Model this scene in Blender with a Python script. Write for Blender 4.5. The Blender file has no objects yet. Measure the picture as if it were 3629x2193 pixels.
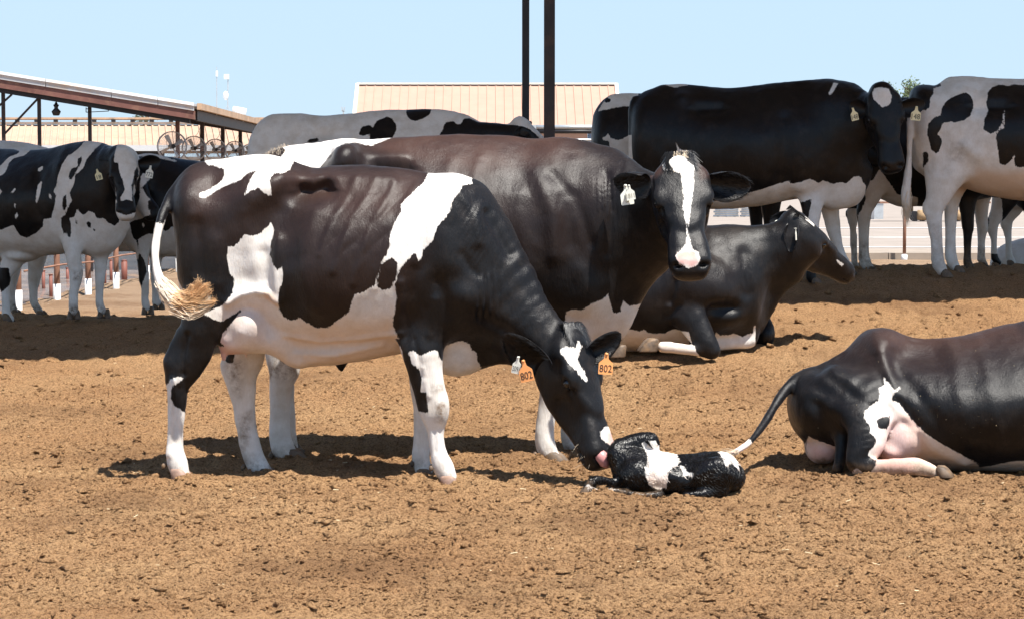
import bpy, math, random
import numpy as np
from mathutils import Vector, Matrix

# ------------------------------------------------------------------ camera, light, exposure
scene = bpy.context.scene
COL = scene.collection
IW, IH, FPX = 3629.0, 2193.0, 7614.0
CAM_H = 1.35
PITCH = math.radians(3.25)

cam_d = bpy.data.cameras.new('camera')
cam_d.sensor_width = 36.0
cam_d.lens = FPX / IW * 36.0
cam_d.clip_start = 0.1
cam_d.clip_end = 3000.0
cam = bpy.data.objects.new('camera', cam_d)
COL.objects.link(cam)
cam.location = (0, 0, CAM_H)
cam.rotation_euler = (math.radians(90) - PITCH, 0, 0)
scene.camera = cam

SUN = Vector((0.30, -0.34, 1.0)).normalized()
SUN_EL = math.asin(SUN.z)
SUN_ROT = math.atan2(SUN.x, SUN.y)
world = bpy.data.worlds.new('World')
scene.world = world
world.use_nodes = True
wn = world.node_tree
wn.nodes.clear()
wout = wn.nodes.new('ShaderNodeOutputWorld')
wbg = wn.nodes.new('ShaderNodeBackground')
sky = wn.nodes.new('ShaderNodeTexSky')
sky.sky_type = 'NISHITA'
sky.sun_disc = False
sky.sun_elevation = SUN_EL
sky.sun_rotation = SUN_ROT
sky.altitude = 100
sky.air_density = 1.0
sky.dust_density = 0.1
sky.ozone_density = 3.0
wbg.inputs['Strength'].default_value = 0.0865
# clear-sky model with a pale-blue summer haze that thickens towards the horizon all round
wtc = wn.nodes.new('ShaderNodeTexCoord'); wsp = wn.nodes.new('ShaderNodeSeparateXYZ')
wn.links.new(wtc.outputs['Generated'], wsp.inputs[0])
wmr = wn.nodes.new('ShaderNodeMapRange'); wmr.interpolation_type = 'SMOOTHSTEP'
for i_, v_ in ((1, 0.05), (2, 0.75), (3, 0.93), (4, 0.0)): wmr.inputs[i_].default_value = v_
wn.links.new(wsp.outputs[2], wmr.inputs[0])
wmx = wn.nodes.new('ShaderNodeMix'); wmx.data_type = 'RGBA'
wn.links.new(wmr.outputs[0], wmx.inputs[0])
wmx.inputs[7].default_value = (3.55, 4.75, 5.9, 1)
wn.links.new(sky.outputs[0], wmx.inputs[6])
wn.links.new(wmx.outputs[2], wbg.inputs['Color'])
wn.links.new(wbg.outputs[0], wout.inputs['Surface'])

sun_d = bpy.data.lights.new('sun', 'SUN')
sun_d.energy = 5.0
sun_d.angle = math.radians(0.53)
sun_d.color = (1.0, 0.955, 0.88)
sun = bpy.data.objects.new('sun', sun_d)
COL.objects.link(sun)
sun.rotation_euler = SUN.to_track_quat('Z', 'Y').to_euler()
sun.location = (3, -3, 20)

scene.view_settings.view_transform = 'Standard'
scene.view_settings.look = 'None'
scene.view_settings.exposure = 1.0
scene.view_settings.gamma = 1.0
scene.view_settings.use_curve_mapping = False
scene.render.engine = 'CYCLES'
scene.cycles.max_bounces = 6

rng = np.random.default_rng(11)
random.seed(5)

# ------------------------------------------------------------------ measuring helpers
CP, SP = math.cos(PITCH), math.sin(PITCH)

def at(px, py, Y):
    """point standing at depth Y that the photograph shows at source pixel (px, py)"""
    a = (px - IW / 2) / FPX
    b = (IH / 2 - py) / FPX
    dy = CP + b * SP
    dz = -SP + b * CP
    t = Y / dy
    return np.array([a * t, Y, CAM_H + dz * t])

def crop(ox, oy, s, pts):
    return [(ox + x / s, oy + y / s) for x, y in pts]

# ------------------------------------------------------------------ numeric noise
def _hash(i, j, k, seed):
    n = (i.astype(np.int64) * 374761393 + j.astype(np.int64) * 668265263
         + np.asarray(k).astype(np.int64) * 2147483647 + seed * 1274126177)
    n = (n ^ (n >> 13)) * 1274126177
    n = n ^ (n >> 16)
    return (n & 0xFFFFFF).astype(np.float64) / 0xFFFFFF

def noise3(p, scale, seed=0):
    q = p * scale
    i = np.floor(q).astype(np.int64)
    f = q - i
    f = f * f * (3 - 2 * f)
    r = 0
    for a in (0, 1):
        for b in (0, 1):
            for c in (0, 1):
                w = (f[:, 0] if a else 1 - f[:, 0]) * (f[:, 1] if b else 1 - f[:, 1]) * (f[:, 2] if c else 1 - f[:, 2])
                r = r + w * _hash(i[:, 0] + a, i[:, 1] + b, i[:, 2] + c, seed)
    return r * 2 - 1

def noise2(x, y, scale, seed=0):
    x = x * scale; y = y * scale
    i = np.floor(x).astype(np.int64); j = np.floor(y).astype(np.int64)
    fx = x - i; fy = y - j
    fx = fx * fx * (3 - 2 * fx); fy = fy * fy * (3 - 2 * fy)
    z = np.zeros(1, dtype=np.int64)
    h00 = _hash(i, j, z, seed); h10 = _hash(i + 1, j, z, seed)
    h01 = _hash(i, j + 1, z, seed); h11 = _hash(i + 1, j + 1, z, seed)
    return (h00 * (1 - fx) * (1 - fy) + h10 * fx * (1 - fy) + h01 * (1 - fx) * fy + h11 * fx * fy) * 2 - 1

def worley2(x, y, scale, seed=0):
    """distance to the nearest scattered point (F1) and that point's random value"""
    x = x * scale; y = y * scale
    i = np.floor(x).astype(np.int64); j = np.floor(y).astype(np.int64)
    best = np.full(x.shape, 9.0); val = np.zeros(x.shape)
    z = np.zeros(1, dtype=np.int64)
    for a in (-1, 0, 1):
        for b in (-1, 0, 1):
            cx = i + a + _hash(i + a, j + b, z, seed)
            cy = j + b + _hash(i + a, j + b, z + 1, seed)
            d = np.hypot(x - cx, y - cy)
            m = d < best
            best = np.where(m, d, best)
            val = np.where(m, _hash(i + a, j + b, z + 2, seed), val)
    return best, val

def sstep(a, b, x):
    t = np.clip((x - a) / (b - a), 0, 1)
    return t * t * (3 - 2 * t)

# ------------------------------------------------------------------ mesh helpers
def link(o, parent=None):
    COL.objects.link(o)
    if parent is not None:
        o.parent = parent
    return o

def mesh_obj(name, verts, faces, mat=None, parent=None, smooth=False, origin=None):
    """verts in world space; if parent is given they are stored relative to it"""
    me = bpy.data.meshes.new(name)
    v = np.asarray(verts, dtype=np.float64).reshape(-1, 3)
    off = np.zeros(3)
    if parent is not None:
        off = np.array(parent.matrix_basis.translation)
        if parent.parent is not None:
            off = off + np.array(parent.parent.matrix_basis.translation)
    elif origin is not None:
        off = np.asarray(origin, dtype=float)
    me.from_pydata((v - off).tolist(), [], faces)
    if smooth:
        me.shade_smooth()
    if mat is not None:
        me.materials.append(mat)
    o = bpy.data.objects.new(name, me)
    if parent is None and origin is not None:
        o.location = origin
    return link(o, parent)

def empty(name, loc, label, category, group=None):
    o = bpy.data.objects.new(name, None)
    o.location = loc
    o.empty_display_size = 0.1
    link(o)
    tag(o, label, category, group)
    return o

def tag(o, label=None, category=None, group=None, kind=None):
    if label: o['label'] = label
    if category: o['category'] = category
    if group: o['group'] = group
    if kind: o['kind'] = kind
    return o

class MB:
    """collects simple solids in world space"""
    def __init__(s):
        s.v = []; s.f = []
    def add(s, vs, fs):
        n = len(s.v)
        s.v.extend([tuple(map(float, p)) for p in vs])
        s.f.extend([tuple(i + n for i in f) for f in fs])
    def box(s, lo, hi):
        x0, y0, z0 = lo; x1, y1, z1 = hi
        s.add([(x0,y0,z0),(x1,y0,z0),(x1,y1,z0),(x0,y1,z0),(x0,y0,z1),(x1,y0,z1),(x1,y1,z1),(x0,y1,z1)],
              [(0,3,2,1),(4,5,6,7),(0,1,5,4),(1,2,6,5),(2,3,7,6),(3,0,4,7)])
    def bar(s, a, b, w, d=None, up=(0, 0, 1)):
        d = d or w
        a = Vector(a); b = Vector(b)
        u = (b - a).normalized()
        upv = Vector(up)
        if abs(u.dot(upv)) > 0.98: upv = Vector((0, 1, 0))
        l = u.cross(upv).normalized(); v = l.cross(u).normalized()
        c = []
        for p in (a, b):
            for sx, sy in ((-1,-1),(1,-1),(1,1),(-1,1)):
                c.append(p + l * (sx * w / 2) + v * (sy * d / 2))
        s.add(c, [(0,1,2,3),(7,6,5,4),(0,4,5,1),(1,5,6,2),(2,6,7,3),(3,7,4,0)])
    def tube(s, pts, rad, n=8, caps=True, flat=None):
        pts = [Vector(p) for p in pts]
        if not hasattr(rad, '__len__'): rad = [rad] * len(pts)
        prev = None; rings = []
        vs = []
        for i, p in enumerate(pts):
            u = (pts[min(i + 1, len(pts) - 1)] - pts[max(i - 1, 0)]).normalized()
            if prev is None:
                ref = Vector((0, 0, 1)) if abs(u.z) < 0.9 else Vector((0, 1, 0))
                l = u.cross(ref).normalized()
            else:
                l = (prev - u * prev.dot(u)).normalized()
            prev = l
            v = u.cross(l)
            for k in range(n):
                a = 2 * math.pi * k / n
                vs.append(p + (l * math.cos(a) + v * math.sin(a)) * rad[i])
        fs = []
        for i in range(len(pts) - 1):
            for k in range(n):
                k2 = (k + 1) % n
                fs.append((i*n+k, i*n+k2, (i+1)*n+k2, (i+1)*n+k))
        if caps:
            fs.append(tuple(range(n - 1, -1, -1)))
            fs.append(tuple((len(pts)-1)*n + k for k in range(n)))
        s.add(vs, fs)
    def sphere(s, c, r, nu=12, nv=8, sc=(1, 1, 1)):
        vs = [(c[0], c[1], c[2] + r * sc[2])]
        for j in range(1, nv):
            t = math.pi * j / nv
            for i in range(nu):
                a = 2 * math.pi * i / nu
                vs.append((c[0] + r*sc[0]*math.sin(t)*math.cos(a), c[1] + r*sc[1]*math.sin(t)*math.sin(a), c[2] + r*sc[2]*math.cos(t)))
        vs.append((c[0], c[1], c[2] - r * sc[2]))
        fs = []
        for i in range(nu):
            fs.append((0, 1 + i, 1 + (i + 1) % nu))
            fs.append((len(vs) - 1, 1 + (nv-2)*nu + (i+1) % nu, 1 + (nv-2)*nu + i))
        for j in range(nv - 2):
            for i in range(nu):
                a = 1 + j*nu + i; b = 1 + j*nu + (i+1) % nu
                fs.append((a, a + nu, b + nu, b))
        s.add(vs, fs)
    def build(s, name, mat, parent=None, smooth=False, origin=None):
        return mesh_obj(name, s.v, s.f, mat, parent, smooth, origin)

# ------------------------------------------------------------------ implicit body modelling
def catmull(st, sub):
    st = np.asarray(st, dtype=float)
    if len(st) < 3 or sub == 1:
        return st
    P = np.vstack([2*st[0]-st[1], st, 2*st[-1]-st[-2]])
    out = []
    for i in range(1, len(P) - 2):
        p0, p1, p2, p3 = P[i-1], P[i], P[i+1], P[i+2]
        for k in range(sub):
            t = k / sub
            out.append(0.5*((2*p1) + (-p0+p2)*t + (2*p0-5*p1+4*p2-p3)*t*t + (-p0+3*p1-3*p2+p3)*t**3))
    out.append(st[-1])
    out = np.array(out)
    lo = st.min(0); hi = st.max(0)
    out[:, 3:] = np.clip(out[:, 3:], lo[3:], hi[3:])
    return out

class Frame:
    def __init__(s, O, X, Y, Z, sc=1.0):
        s.O = np.asarray(O, float); s.A = np.array([X, Y, Z], float); s.sc = sc
    def to_local(s, P):
        return ((P - s.O.astype(P.dtype)) @ s.A.T.astype(P.dtype)) / s.sc
    def to_world(s, p):
        return s.O + (np.asarray(p, float) * s.sc) @ s.A
    def dirw(s, d):
        return np.asarray(d, float) @ s.A

ID = Frame((0, 0, 0), (1, 0, 0), (0, 1, 0), (0, 0, 1))

class Field:
    def __init__(s, lo, hi, h):
        s.lo = np.array(lo, float); s.h = h
        s.n = np.ceil((np.array(hi) - s.lo) / h).astype(int) + 1
        s.F = np.ones(tuple(s.n), dtype=np.float32)
    def slab(s, lo, hi):
        a = np.clip(np.floor((lo - s.lo) / s.h).astype(int), 0, s.n)
        b = np.clip(np.ceil((hi - s.lo) / s.h).astype(int) + 1, 0, s.n)
        return a, b
    def pts(s, a, b):
        ax = [(s.lo[i] + s.h * np.arange(a[i], b[i])).astype(np.float32) for i in range(3)]
        g = np.meshgrid(*ax, indexing='ij')
        return np.stack([q.ravel() for q in g], -1)
    def blend(s, a, b, D, k, op):
        sl = tuple(slice(a[i], b[i]) for i in range(3))
        A = s.F[sl]
        if op == 'sub':
            D = -D
            h = np.maximum(k - np.abs(A - D), 0) / k
            s.F[sl] = np.maximum(A, D) + h * h * k * 0.25
        else:
            h = np.maximum(k - np.abs(A - D), 0) / k
            s.F[sl] = np.minimum(A, D) - h * h * k * 0.25
    def tube(s, st, k=0.04, op='add', fr=ID, sub=4, tap=0.0, fall=2.0, cap=1.0, pw=2.0):
        """st rows: x, y, z, half height, half width (in frame units)"""
        st = catmull(st, sub)
        m = k + 3 * s.h
        W = np.array([fr.to_world(q[:3]) for q in st])
        R = st[:, 3:5].max(1) * fr.sc
        lo = (W - R[:, None]).min(0) - m; hi = (W + R[:, None]).max(0) + m
        a, b = s.slab(lo, hi)
        if (b - a).min() <= 0: return
        D = np.ones(tuple(b - a), dtype=np.float32)
        for i in range(len(st) - 1):
            p, q = st[i], st[i+1]
            rr = max(p[3:5].max(), q[3:5].max()) * fr.sc + m
            l2 = np.minimum(W[i], W[i+1]) - rr; h2 = np.maximum(W[i], W[i+1]) + rr
            a2, b2 = s.slab(l2, h2)
            a2 = np.maximum(a2, a); b2 = np.minimum(b2, b)
            if (b2 - a2).min() <= 0: continue
            P = fr.to_local(s.pts(a2, b2))
            ab = q[:3] - p[:3]; L = np.linalg.norm(ab)
            if L < 1e-6: continue
            u = ab / L
            if abs(u[1]) > 0.97: v = np.array([0, 0, 1.0])
            else:
                v = np.array([-u[2], 0, u[0]]); v /= np.linalg.norm(v)
            l = np.cross(u, v); l /= np.linalg.norm(l); v = np.cross(l, u)
            if v[2] < 0: v = -v
            r = P - p[:3].astype(np.float32)
            t = np.clip(r @ u.astype(np.float32) / L, 0, 1)
            c = r - t[:, None] * ab.astype(np.float32)
            qa = c @ u.astype(np.float32); qv = c @ v.astype(np.float32); ql = c @ l.astype(np.float32)
            hh = p[3] + t * (q[3] - p[3]); ww = p[4] + t * (q[4] - p[4])
            if tap: ww = ww * (1 - tap * np.clip(qv / hh, 0, 1) ** fall)
            rc = np.minimum(hh, ww); rc0 = rc
            if cap != 1.0:
                if i == 0: rc = np.where(qa < 0, rc * cap, rc)
                if i == len(st) - 2: rc = np.where(qa > 0, rc * cap, rc)
            k0 = np.sqrt((qa/rc)**2 + (qv/hh)**2 + (ql/ww)**2)
            k1 = np.sqrt((qa/rc**2)**2 + (qv/hh**2)**2 + (ql/ww**2)**2)
            if pw != 2.0:
                kn = (np.abs(qa/rc)**pw + np.abs(qv/hh)**pw + np.abs(ql/ww)**pw) ** (1/pw)
                k1 = k1 * kn / np.maximum(k0, 1e-4); k0 = kn
            d = (k0 * (k0 - 1) / np.maximum(k1, 1e-4)) * fr.sc
            d = np.where(k0 < 0.05, -rc0 * fr.sc, d)
            sl = tuple(slice(a2[j]-a[j], b2[j]-a[j]) for j in range(3))
            D[sl] = np.minimum(D[sl], d.reshape(tuple(b2 - a2)))
        if cap != 1.0:
            P = s.pts(a, b).reshape(tuple(b - a) + (3,))
            for e0, e1 in ((0, 1), (-1, -2)):
                u0 = np.array([np.sign(W[e1][0] - W[e0][0]), 0, 0])
                pd = -((P - W[e0].astype(np.float32)) @ u0.astype(np.float32)) - .004
                kk = .11; hk = np.maximum(kk - np.abs(D - pd), 0) / kk
                D = np.maximum(D, pd) + hk * hk * kk * .25
        s.blend(a, b, D, k, op)
    def blob(s, c, r, rot=0.0, k=0.03, op='add', fr=ID):
        """ellipsoid: centre, radii (x, y lateral, z), rotated in the side plane"""
        W = fr.to_world(c); R = max(r) * fr.sc + k + 3 * s.h
        a, b = s.slab(W - R, W + R)
        if (b - a).min() <= 0: return
        P = fr.to_local(s.pts(a, b)) - np.asarray(c, np.float32)
        cr, sr = math.cos(rot), math.sin(rot)
        x = P[:, 0] * cr + P[:, 2] * sr; z = -P[:, 0] * sr + P[:, 2] * cr; y = P[:, 1]
        k0 = np.sqrt((x/r[0])**2 + (y/r[1])**2 + (z/r[2])**2)
        k1 = np.sqrt((x/r[0]**2)**2 + (y/r[1]**2)**2 + (z/r[2]**2)**2)
        d = k0 * (k0 - 1) / np.maximum(k1, 1e-4) * fr.sc
        d = np.where(k0 < 0.05, -min(r) * fr.sc, d).astype(np.float32)
        s.blend(a, b, d.reshape(tuple(b - a)), k, op)

def surface_nets(F, lo, h):
    I = F < 0
    n = F.shape
    cnt = np.zeros((n[0]-1, n[1]-1, n[2]-1), np.int8)
    for a in (0, 1):
        for b in (0, 1):
            for c in (0, 1):
                cnt += I[a:n[0]-1+a, b:n[1]-1+b, c:n[2]-1+c]
    act = (cnt > 0) & (cnt < 8)
    idx = np.full(act.shape, -1, np.int32)
    cells = np.argwhere(act)
    idx[act] = np.arange(len(cells), dtype=np.int32)
    pos = np.zeros((len(cells), 3)); num = np.zeros(len(cells))
    i, j, k = cells.T
    offs = [(0,0,0),(1,0,0),(0,1,0),(1,1,0),(0,0,1),(1,0,1),(0,1,1),(1,1,1)]
    val = [F[i+a, j+b, k+c] for a, b, c in offs]
    edges = [(0,1),(2,3),(4,5),(6,7),(0,2),(1,3),(4,6),(5,7),(0,4),(1,5),(2,6),(3,7)]
    for e0, e1 in edges:
        v0, v1 = val[e0], val[e1]
        m = (v0 < 0) != (v1 < 0)
        t = np.where(m, v0 / np.where(m, v0 - v1, 1), 0)
        o0 = np.array(offs[e0], float); o1 = np.array(offs[e1], float)
        pos += np.where(m[:, None], o0 + t[:, None] * (o1 - o0), 0)
        num += m
    V = lo + h * (cells + pos / num[:, None])
    quads = []
    for ax in range(3):
        s0 = [slice(1, n[d]-1) for d in range(3)]; s0[ax] = slice(0, n[ax]-1)
        s1 = list(s0); s1[ax] = slice(1, n[ax])
        A = I[tuple(s0)]; B = I[tuple(s1)]
        e = np.argwhere(A != B)
        if not len(e): continue
        fl = A[tuple(e.T)]
        e = e + np.array([0 if d == ax else 1 for d in range(3)])
        d1, d2 = (ax + 1) % 3, (ax + 2) % 3
        o1 = np.zeros(3, int); o1[d1] = 1
        o2 = np.zeros(3, int); o2[d2] = 1
        q = np.stack([idx[tuple((e - o1 - o2).T)], idx[tuple((e - o2).T)], idx[tuple(e.T)], idx[tuple((e - o1).T)]], -1)
        q[~fl] = q[~fl][:, ::-1]
        quads.append(q)
    return V, np.concatenate(quads)

def relax(V, Q, it=2, f=0.5):
    e = np.concatenate([Q[:, [0, 1]], Q[:, [1, 2]], Q[:, [2, 3]], Q[:, [3, 0]]])
    n = len(V)
    deg = np.bincount(e.ravel(), minlength=n).astype(float)
    for k in range(it):
        S = np.stack([np.bincount(e[:, 0], V[e[:, 1], d], n) + np.bincount(e[:, 1], V[e[:, 0], d], n) for d in range(3)], -1)
        V = V + f * (S / np.maximum(deg, 1)[:, None] - V)
    return V

def vnormals(V, Q):
    N = np.cross(V[Q[:, 2]] - V[Q[:, 0]], V[Q[:, 3]] - V[Q[:, 1]])
    n = len(V)
    out = np.stack([sum(np.bincount(Q[:, c], N[:, d], n) for c in range(4)) for d in range(3)], -1)
    return out / np.maximum(np.linalg.norm(out, axis=1), 1e-12)[:, None]

def poly_sd(P, poly):
    """signed distance to a polygon, positive inside"""
    poly = np.asarray(poly, float)
    d2 = np.full(len(P), 1e9); ins = np.zeros(len(P), bool)
    for a, b in zip(poly, np.roll(poly, -1, 0)):
        e = b - a; w = P - a
        t = np.clip((w @ e) / max(e @ e, 1e-12), 0, 1)
        q = w - t[:, None] * e
        d2 = np.minimum(d2, (q * q).sum(1))
        c = (a[1] > P[:, 1]) != (b[1] > P[:, 1])
        with np.errstate(divide='ignore', invalid='ignore'):
            xi = a[0] + (P[:, 1] - a[1]) * e[0] / (e[1] if e[1] != 0 else 1e-12)
        ins ^= c & (P[:, 0] < xi)
    d = np.sqrt(d2)
    return np.where(ins, d, -d)
# ------------------------------------------------------------------ materials
class NT:
    def __init__(s, name):
        s.m = bpy.data.materials.new(name); s.m.use_nodes = True
        s.t = s.m.node_tree; s.t.nodes.clear()
        s.out = s.t.nodes.new('ShaderNodeOutputMaterial')
        s.b = s.t.nodes.new('ShaderNodeBsdfPrincipled')
        s.t.links.new(s.b.outputs[0], s.out.inputs['Surface'])
    def n(s, typ, **kw):
        nd = s.t.nodes.new(typ)
        for k, v in kw.items(): setattr(nd, k, v)
        return nd
    def l(s, a, b): s.t.links.new(a, b)
    def coord(s, scale=(1, 1, 1), kind='Object', rot=(0, 0, 0)):
        c = s.n('ShaderNodeTexCoord'); m = s.n('ShaderNodeMapping', vector_type='POINT')
        m.inputs['Rotation'].default_value = rot
        m.inputs['Scale'].default_value = scale
        s.l(c.outputs[kind], m.inputs['Vector'])
        return m.outputs[0]
    def noise(s, scale, detail=3, rough=0.55, vec=None, dim='3D'):
        nd = s.n('ShaderNodeTexNoise'); nd.inputs['Scale'].default_value = scale
        nd.inputs['Detail'].default_value = detail; nd.inputs['Roughness'].default_value = rough
        if vec is not None: s.l(vec, nd.inputs['Vector'])
        return nd.outputs['Fac']
    def ramp(s, fac, stops):
        r = s.n('ShaderNodeValToRGB')
        e = r.color_ramp.elements
        while len(e) < len(stops): e.new(0.5)
        for i, (p, c) in enumerate(stops):
            e[i].position = p; e[i].color = (*c, 1) if len(c) == 3 else c
        s.l(fac, r.inputs[0]); return r.outputs[0]
    def mix(s, fac, a, b, typ='MIX'):
        m = s.n('ShaderNodeMix', data_type='RGBA', blend_type=typ)
        for sock, v in ((m.inputs[0], fac), (m.inputs[6], a), (m.inputs[7], b)):
            if hasattr(v, 'links'): s.l(v, sock)
            elif isinstance(v, (int, float)): sock.default_value = v
            else: sock.default_value = (*v, 1)
        return m.outputs[2]
    def math(s, op, a, b=0.0, clamp=False):
        m = s.n('ShaderNodeMath', operation=op, use_clamp=clamp)
        for sock, v in ((m.inputs[0], a), (m.inputs[1], b)):
            if hasattr(v, 'links'): s.l(v, sock)
            else: sock.default_value = v
        return m.outputs[0]
    def maprange(s, v, a, b, c=0.0, d=1.0):
        m = s.n('ShaderNodeMapRange')
        s.l(v, m.inputs[0])
        for i, x in enumerate((a, b, c, d)): m.inputs[i+1].default_value = x
        return m.outputs[0]
    def attr(s, name):
        a = s.n('ShaderNodeAttribute', attribute_name=name); return a.outputs['Fac']
    def bump(s, h, strength=0.3, dist=0.01, nrm=None):
        b = s.n('ShaderNodeBump'); b.inputs['Strength'].default_value = strength
        b.inputs['Distance'].default_value = dist
        s.l(h, b.inputs['Height'])
        if nrm is not None: s.l(nrm, b.inputs['Normal'])
        return b.outputs[0]
    def set(s, **kw):
        for k, v in kw.items():
            k = {'base': 'Base Color', 'rough': 'Roughness', 'metal': 'Metallic', 'spec': 'Specular IOR Level',
                 'normal': 'Normal', 'sheen': 'Sheen Weight', 'sheen_rough': 'Sheen Roughness', 'alpha': 'Alpha',
                 'sss': 'Subsurface Weight', 'coat': 'Coat Weight', 'coat_rough': 'Coat Roughness'}.get(k, k)
            i = s.b.inputs[k]
            if hasattr(v, 'links'): s.l(v, i)
            elif isinstance(v, (int, float)): i.default_value = v
            else: i.default_value = (*v, 1) if len(v) == 3 else v
        return s.m

def simple(name, col, rough=0.6, metal=0.0, var=0.25, scale=6.0, spec=0.4, bump=0.0, bscale=60, stain=None):
    t = NT(name)
    v = t.coord()
    n = t.noise(scale, 4, 0.6, v)
    lo = tuple(c * (1 - var) for c in col); hi = tuple(min(1, c * (1 + var)) for c in col)
    c = t.ramp(n, [(0.3, lo), (0.7, hi)])
    if stain:
        n2 = t.noise(scale * 0.6 + 1.7, 6, 0.7, v)
        c = t.mix(t.maprange(n2, 0.5, 0.68), c, stain)
    kw = dict(base=c, rough=rough, metal=metal, spec=spec)
    if bump:
        kw['normal'] = t.bump(t.noise(bscale, 3, 0.6, v), bump, 0.01)
    return t.set(**kw)

def make_coat(name, wet=False):
    t = NT(name)
    v = t.coord()
    vs = t.coord((1.0, 1.0, 0.35))
    fine = t.noise(150 if not wet else 60, 3, 0.6, t.coord((1.0, 1.0, 0.22), rot=(0, 0.35, 0)))
    mid = t.noise(28, 3, 0.6, vs)
    big = t.noise(5.0, 3, 0.5, v)
    sd = t.attr('white')
    e = t.math('ADD', sd, t.math('MULTIPLY', t.math('SUBTRACT', fine, 0.5), 0.030))
    e = t.math('ADD', e, t.math('MULTIPLY', t.math('SUBTRACT', mid, 0.5), 0.024))
    w = t.maprange(e, -0.0028, 0.0030)
    dark = t.mix(t.math('MULTIPLY', t.attr('brown'), t.maprange(big, 0.25, 0.7, 0.45, 1.0)), (0.0034, 0.0034, 0.0040), (0.056, 0.027, 0.019))
    dark = t.mix(t.maprange(fine, 0.3, 0.75, 0.0, 0.30), dark, (0.014, 0.010, 0.009))
    dust = t.noise(11, 6, 0.72, v)
    dark = t.mix(t.maprange(dust, 0.50, 0.74, 0.0, 0.22 if not wet else 0.0), dark, (0.06, 0.046, 0.037))
    white = t.ramp(t.noise(9, 5, 0.65, v), [(0.3, (0.60, 0.545, 0.48)), (0.62, (0.76, 0.735, 0.70))])
    white = t.mix(t.maprange(fine, 0.35, 0.8, 0.0, 0.25), white, (0.50, 0.43, 0.36))
    white = t.mix(t.attr('tan'), white, (0.62, 0.42, 0.27))
    c = t.mix(w, dark, white)
    c = t.mix(t.math('MULTIPLY', t.attr('pink'), w), c, (0.58, 0.22, 0.19))
    d = t.math('MULTIPLY', t.attr('dirt'), t.maprange(t.noise(16, 6, 0.75, v), 0.38, 0.62))
    c = t.mix(d, c, (0.15, 0.095, 0.055))
    long_ = t.noise(330, 3, 0.65, t.coord((1.0, 1.0, 0.09), rot=(0, 0.45, 0)))
    skin = t.noise(13, 4, 0.6, t.coord((1.35, 1.0, 0.5)))
    b1 = t.bump(skin, 0.13 if not wet else 0.6, 0.011 if not wet else 0.02)
    if not wet:
        b1 = t.bump(t.noise(85, 3, 0.6, t.coord((1.0, 1.0, 0.30), rot=(0, 0.55, 0))), 0.34, 0.0055, b1)
    b2 = t.bump(long_ if not wet else t.noise(62, 3, 0.6, t.coord((1.0, 1.0, 0.30), rot=(0, 0.9, 0))), 0.5 if not wet else 0.6, 0.0028 if not wet else 0.009, b1)
    r = t.mix(w, t.maprange(big, .3, .7, .34, .48), (0.65,) * 3) if not wet else t.mix(w, (0.27,) * 3, (0.5,) * 3)
    t.set(base=c, rough=r, spec=t.mix(w, (0.27,)*3, (0.2,)*3), normal=b2)
    t.b.inputs['Sheen Weight'].default_value = 0.03 if not wet else 0.0
    t.b.inputs['Sheen Roughness'].default_value = 0.45
    t.b.inputs['Sheen Tint'].default_value = (0.75, 0.8, 1, 1)
    return t.m

M = {}
M['coat'] = make_coat('cow_coat')
M['coat_wet'] = make_coat('wet_calf_coat', True)
M['hoof'] = simple('hoof_horn', (0.11, 0.075, 0.05), 0.6, var=0.4, scale=30, stain=(0.20, 0.12, 0.06))
M['hoof_pale'] = simple('pale_pink_hoof', (0.26, 0.165, 0.125), 0.6, var=0.35, scale=30, stain=(0.22, 0.13, 0.08))
t = NT('eye'); t.set(base=(0.006, 0.004, 0.004), rough=0.05, spec=0.7); M['eye'] = t.m
M['tongue'] = simple('tongue_skin', (0.55, 0.25, 0.24), 0.35, var=0.15, scale=40)
M['tag_pale'] = simple('tag_pale_yellow', (0.74, 0.68, 0.42), 0.45, var=0.06, scale=20)
M['tag_white'] = simple('tag_white', (0.76, 0.76, 0.68), 0.45, var=0.06, scale=20)
M['tag_orange'] = simple('tag_orange', (0.84, 0.36, 0.13), 0.4, var=0.05, scale=20)
M['ink_faint'] = simple('faded_ink', (0.36, 0.33, 0.24), 0.6, var=0.2)
M['ink'] = simple('tag_ink', (0.02, 0.018, 0.02), 0.6, var=0.2)
M['hair_black'] = simple('black_hair', (0.008, 0.008, 0.009), 0.42, var=0.4, scale=30, spec=0.5)
M['hair_redbrown'] = simple('brown_hair', (0.05, 0.022, 0.014), 0.45, var=0.4, scale=30)
M['hair_cream'] = simple('cream_hair', (0.68, 0.56, 0.42), 0.5, var=0.12, scale=30)
M['hair_tan'] = simple('tan_hair', (0.60, 0.37, 0.19), 0.5, var=0.3, scale=25)
M['steel_brown'] = simple('brown_painted_steel', (0.026, 0.018, 0.017), 0.55, var=0.35, scale=8, stain=(0.06, 0.032, 0.02))
M['steel_redbrown'] = simple('red_brown_steel', (0.17, 0.075, 0.06), 0.6, var=0.25, scale=3, stain=(0.26, 0.14, 0.09))
M['steel_dark'] = simple('dark_steel', (0.018, 0.017, 0.02), 0.5, var=0.3)
M['rust_post'] = simple('rusty_post', (0.25, 0.125, 0.08), 0.7, var=0.3, scale=5)
M['white_paint'] = simple('white_paint', (0.78, 0.78, 0.77), 0.6, var=0.06, scale=4, stain=(0.6, 0.55, 0.48))
M['galv'] = simple('galvanised_steel', (0.52, 0.55, 0.57), 0.38, metal=0.5, var=0.14, scale=5)
M['galv_pale'] = simple('bleached_sheet_metal', (0.50, 0.50, 0.51), 0.45, metal=0.25, var=0.12, scale=2, stain=(0.52, 0.42, 0.34))
M['tan_roof'] = simple('tan_roof_sheet', (0.43, 0.267, 0.200), 0.6, var=0.05, scale=1.2)
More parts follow.
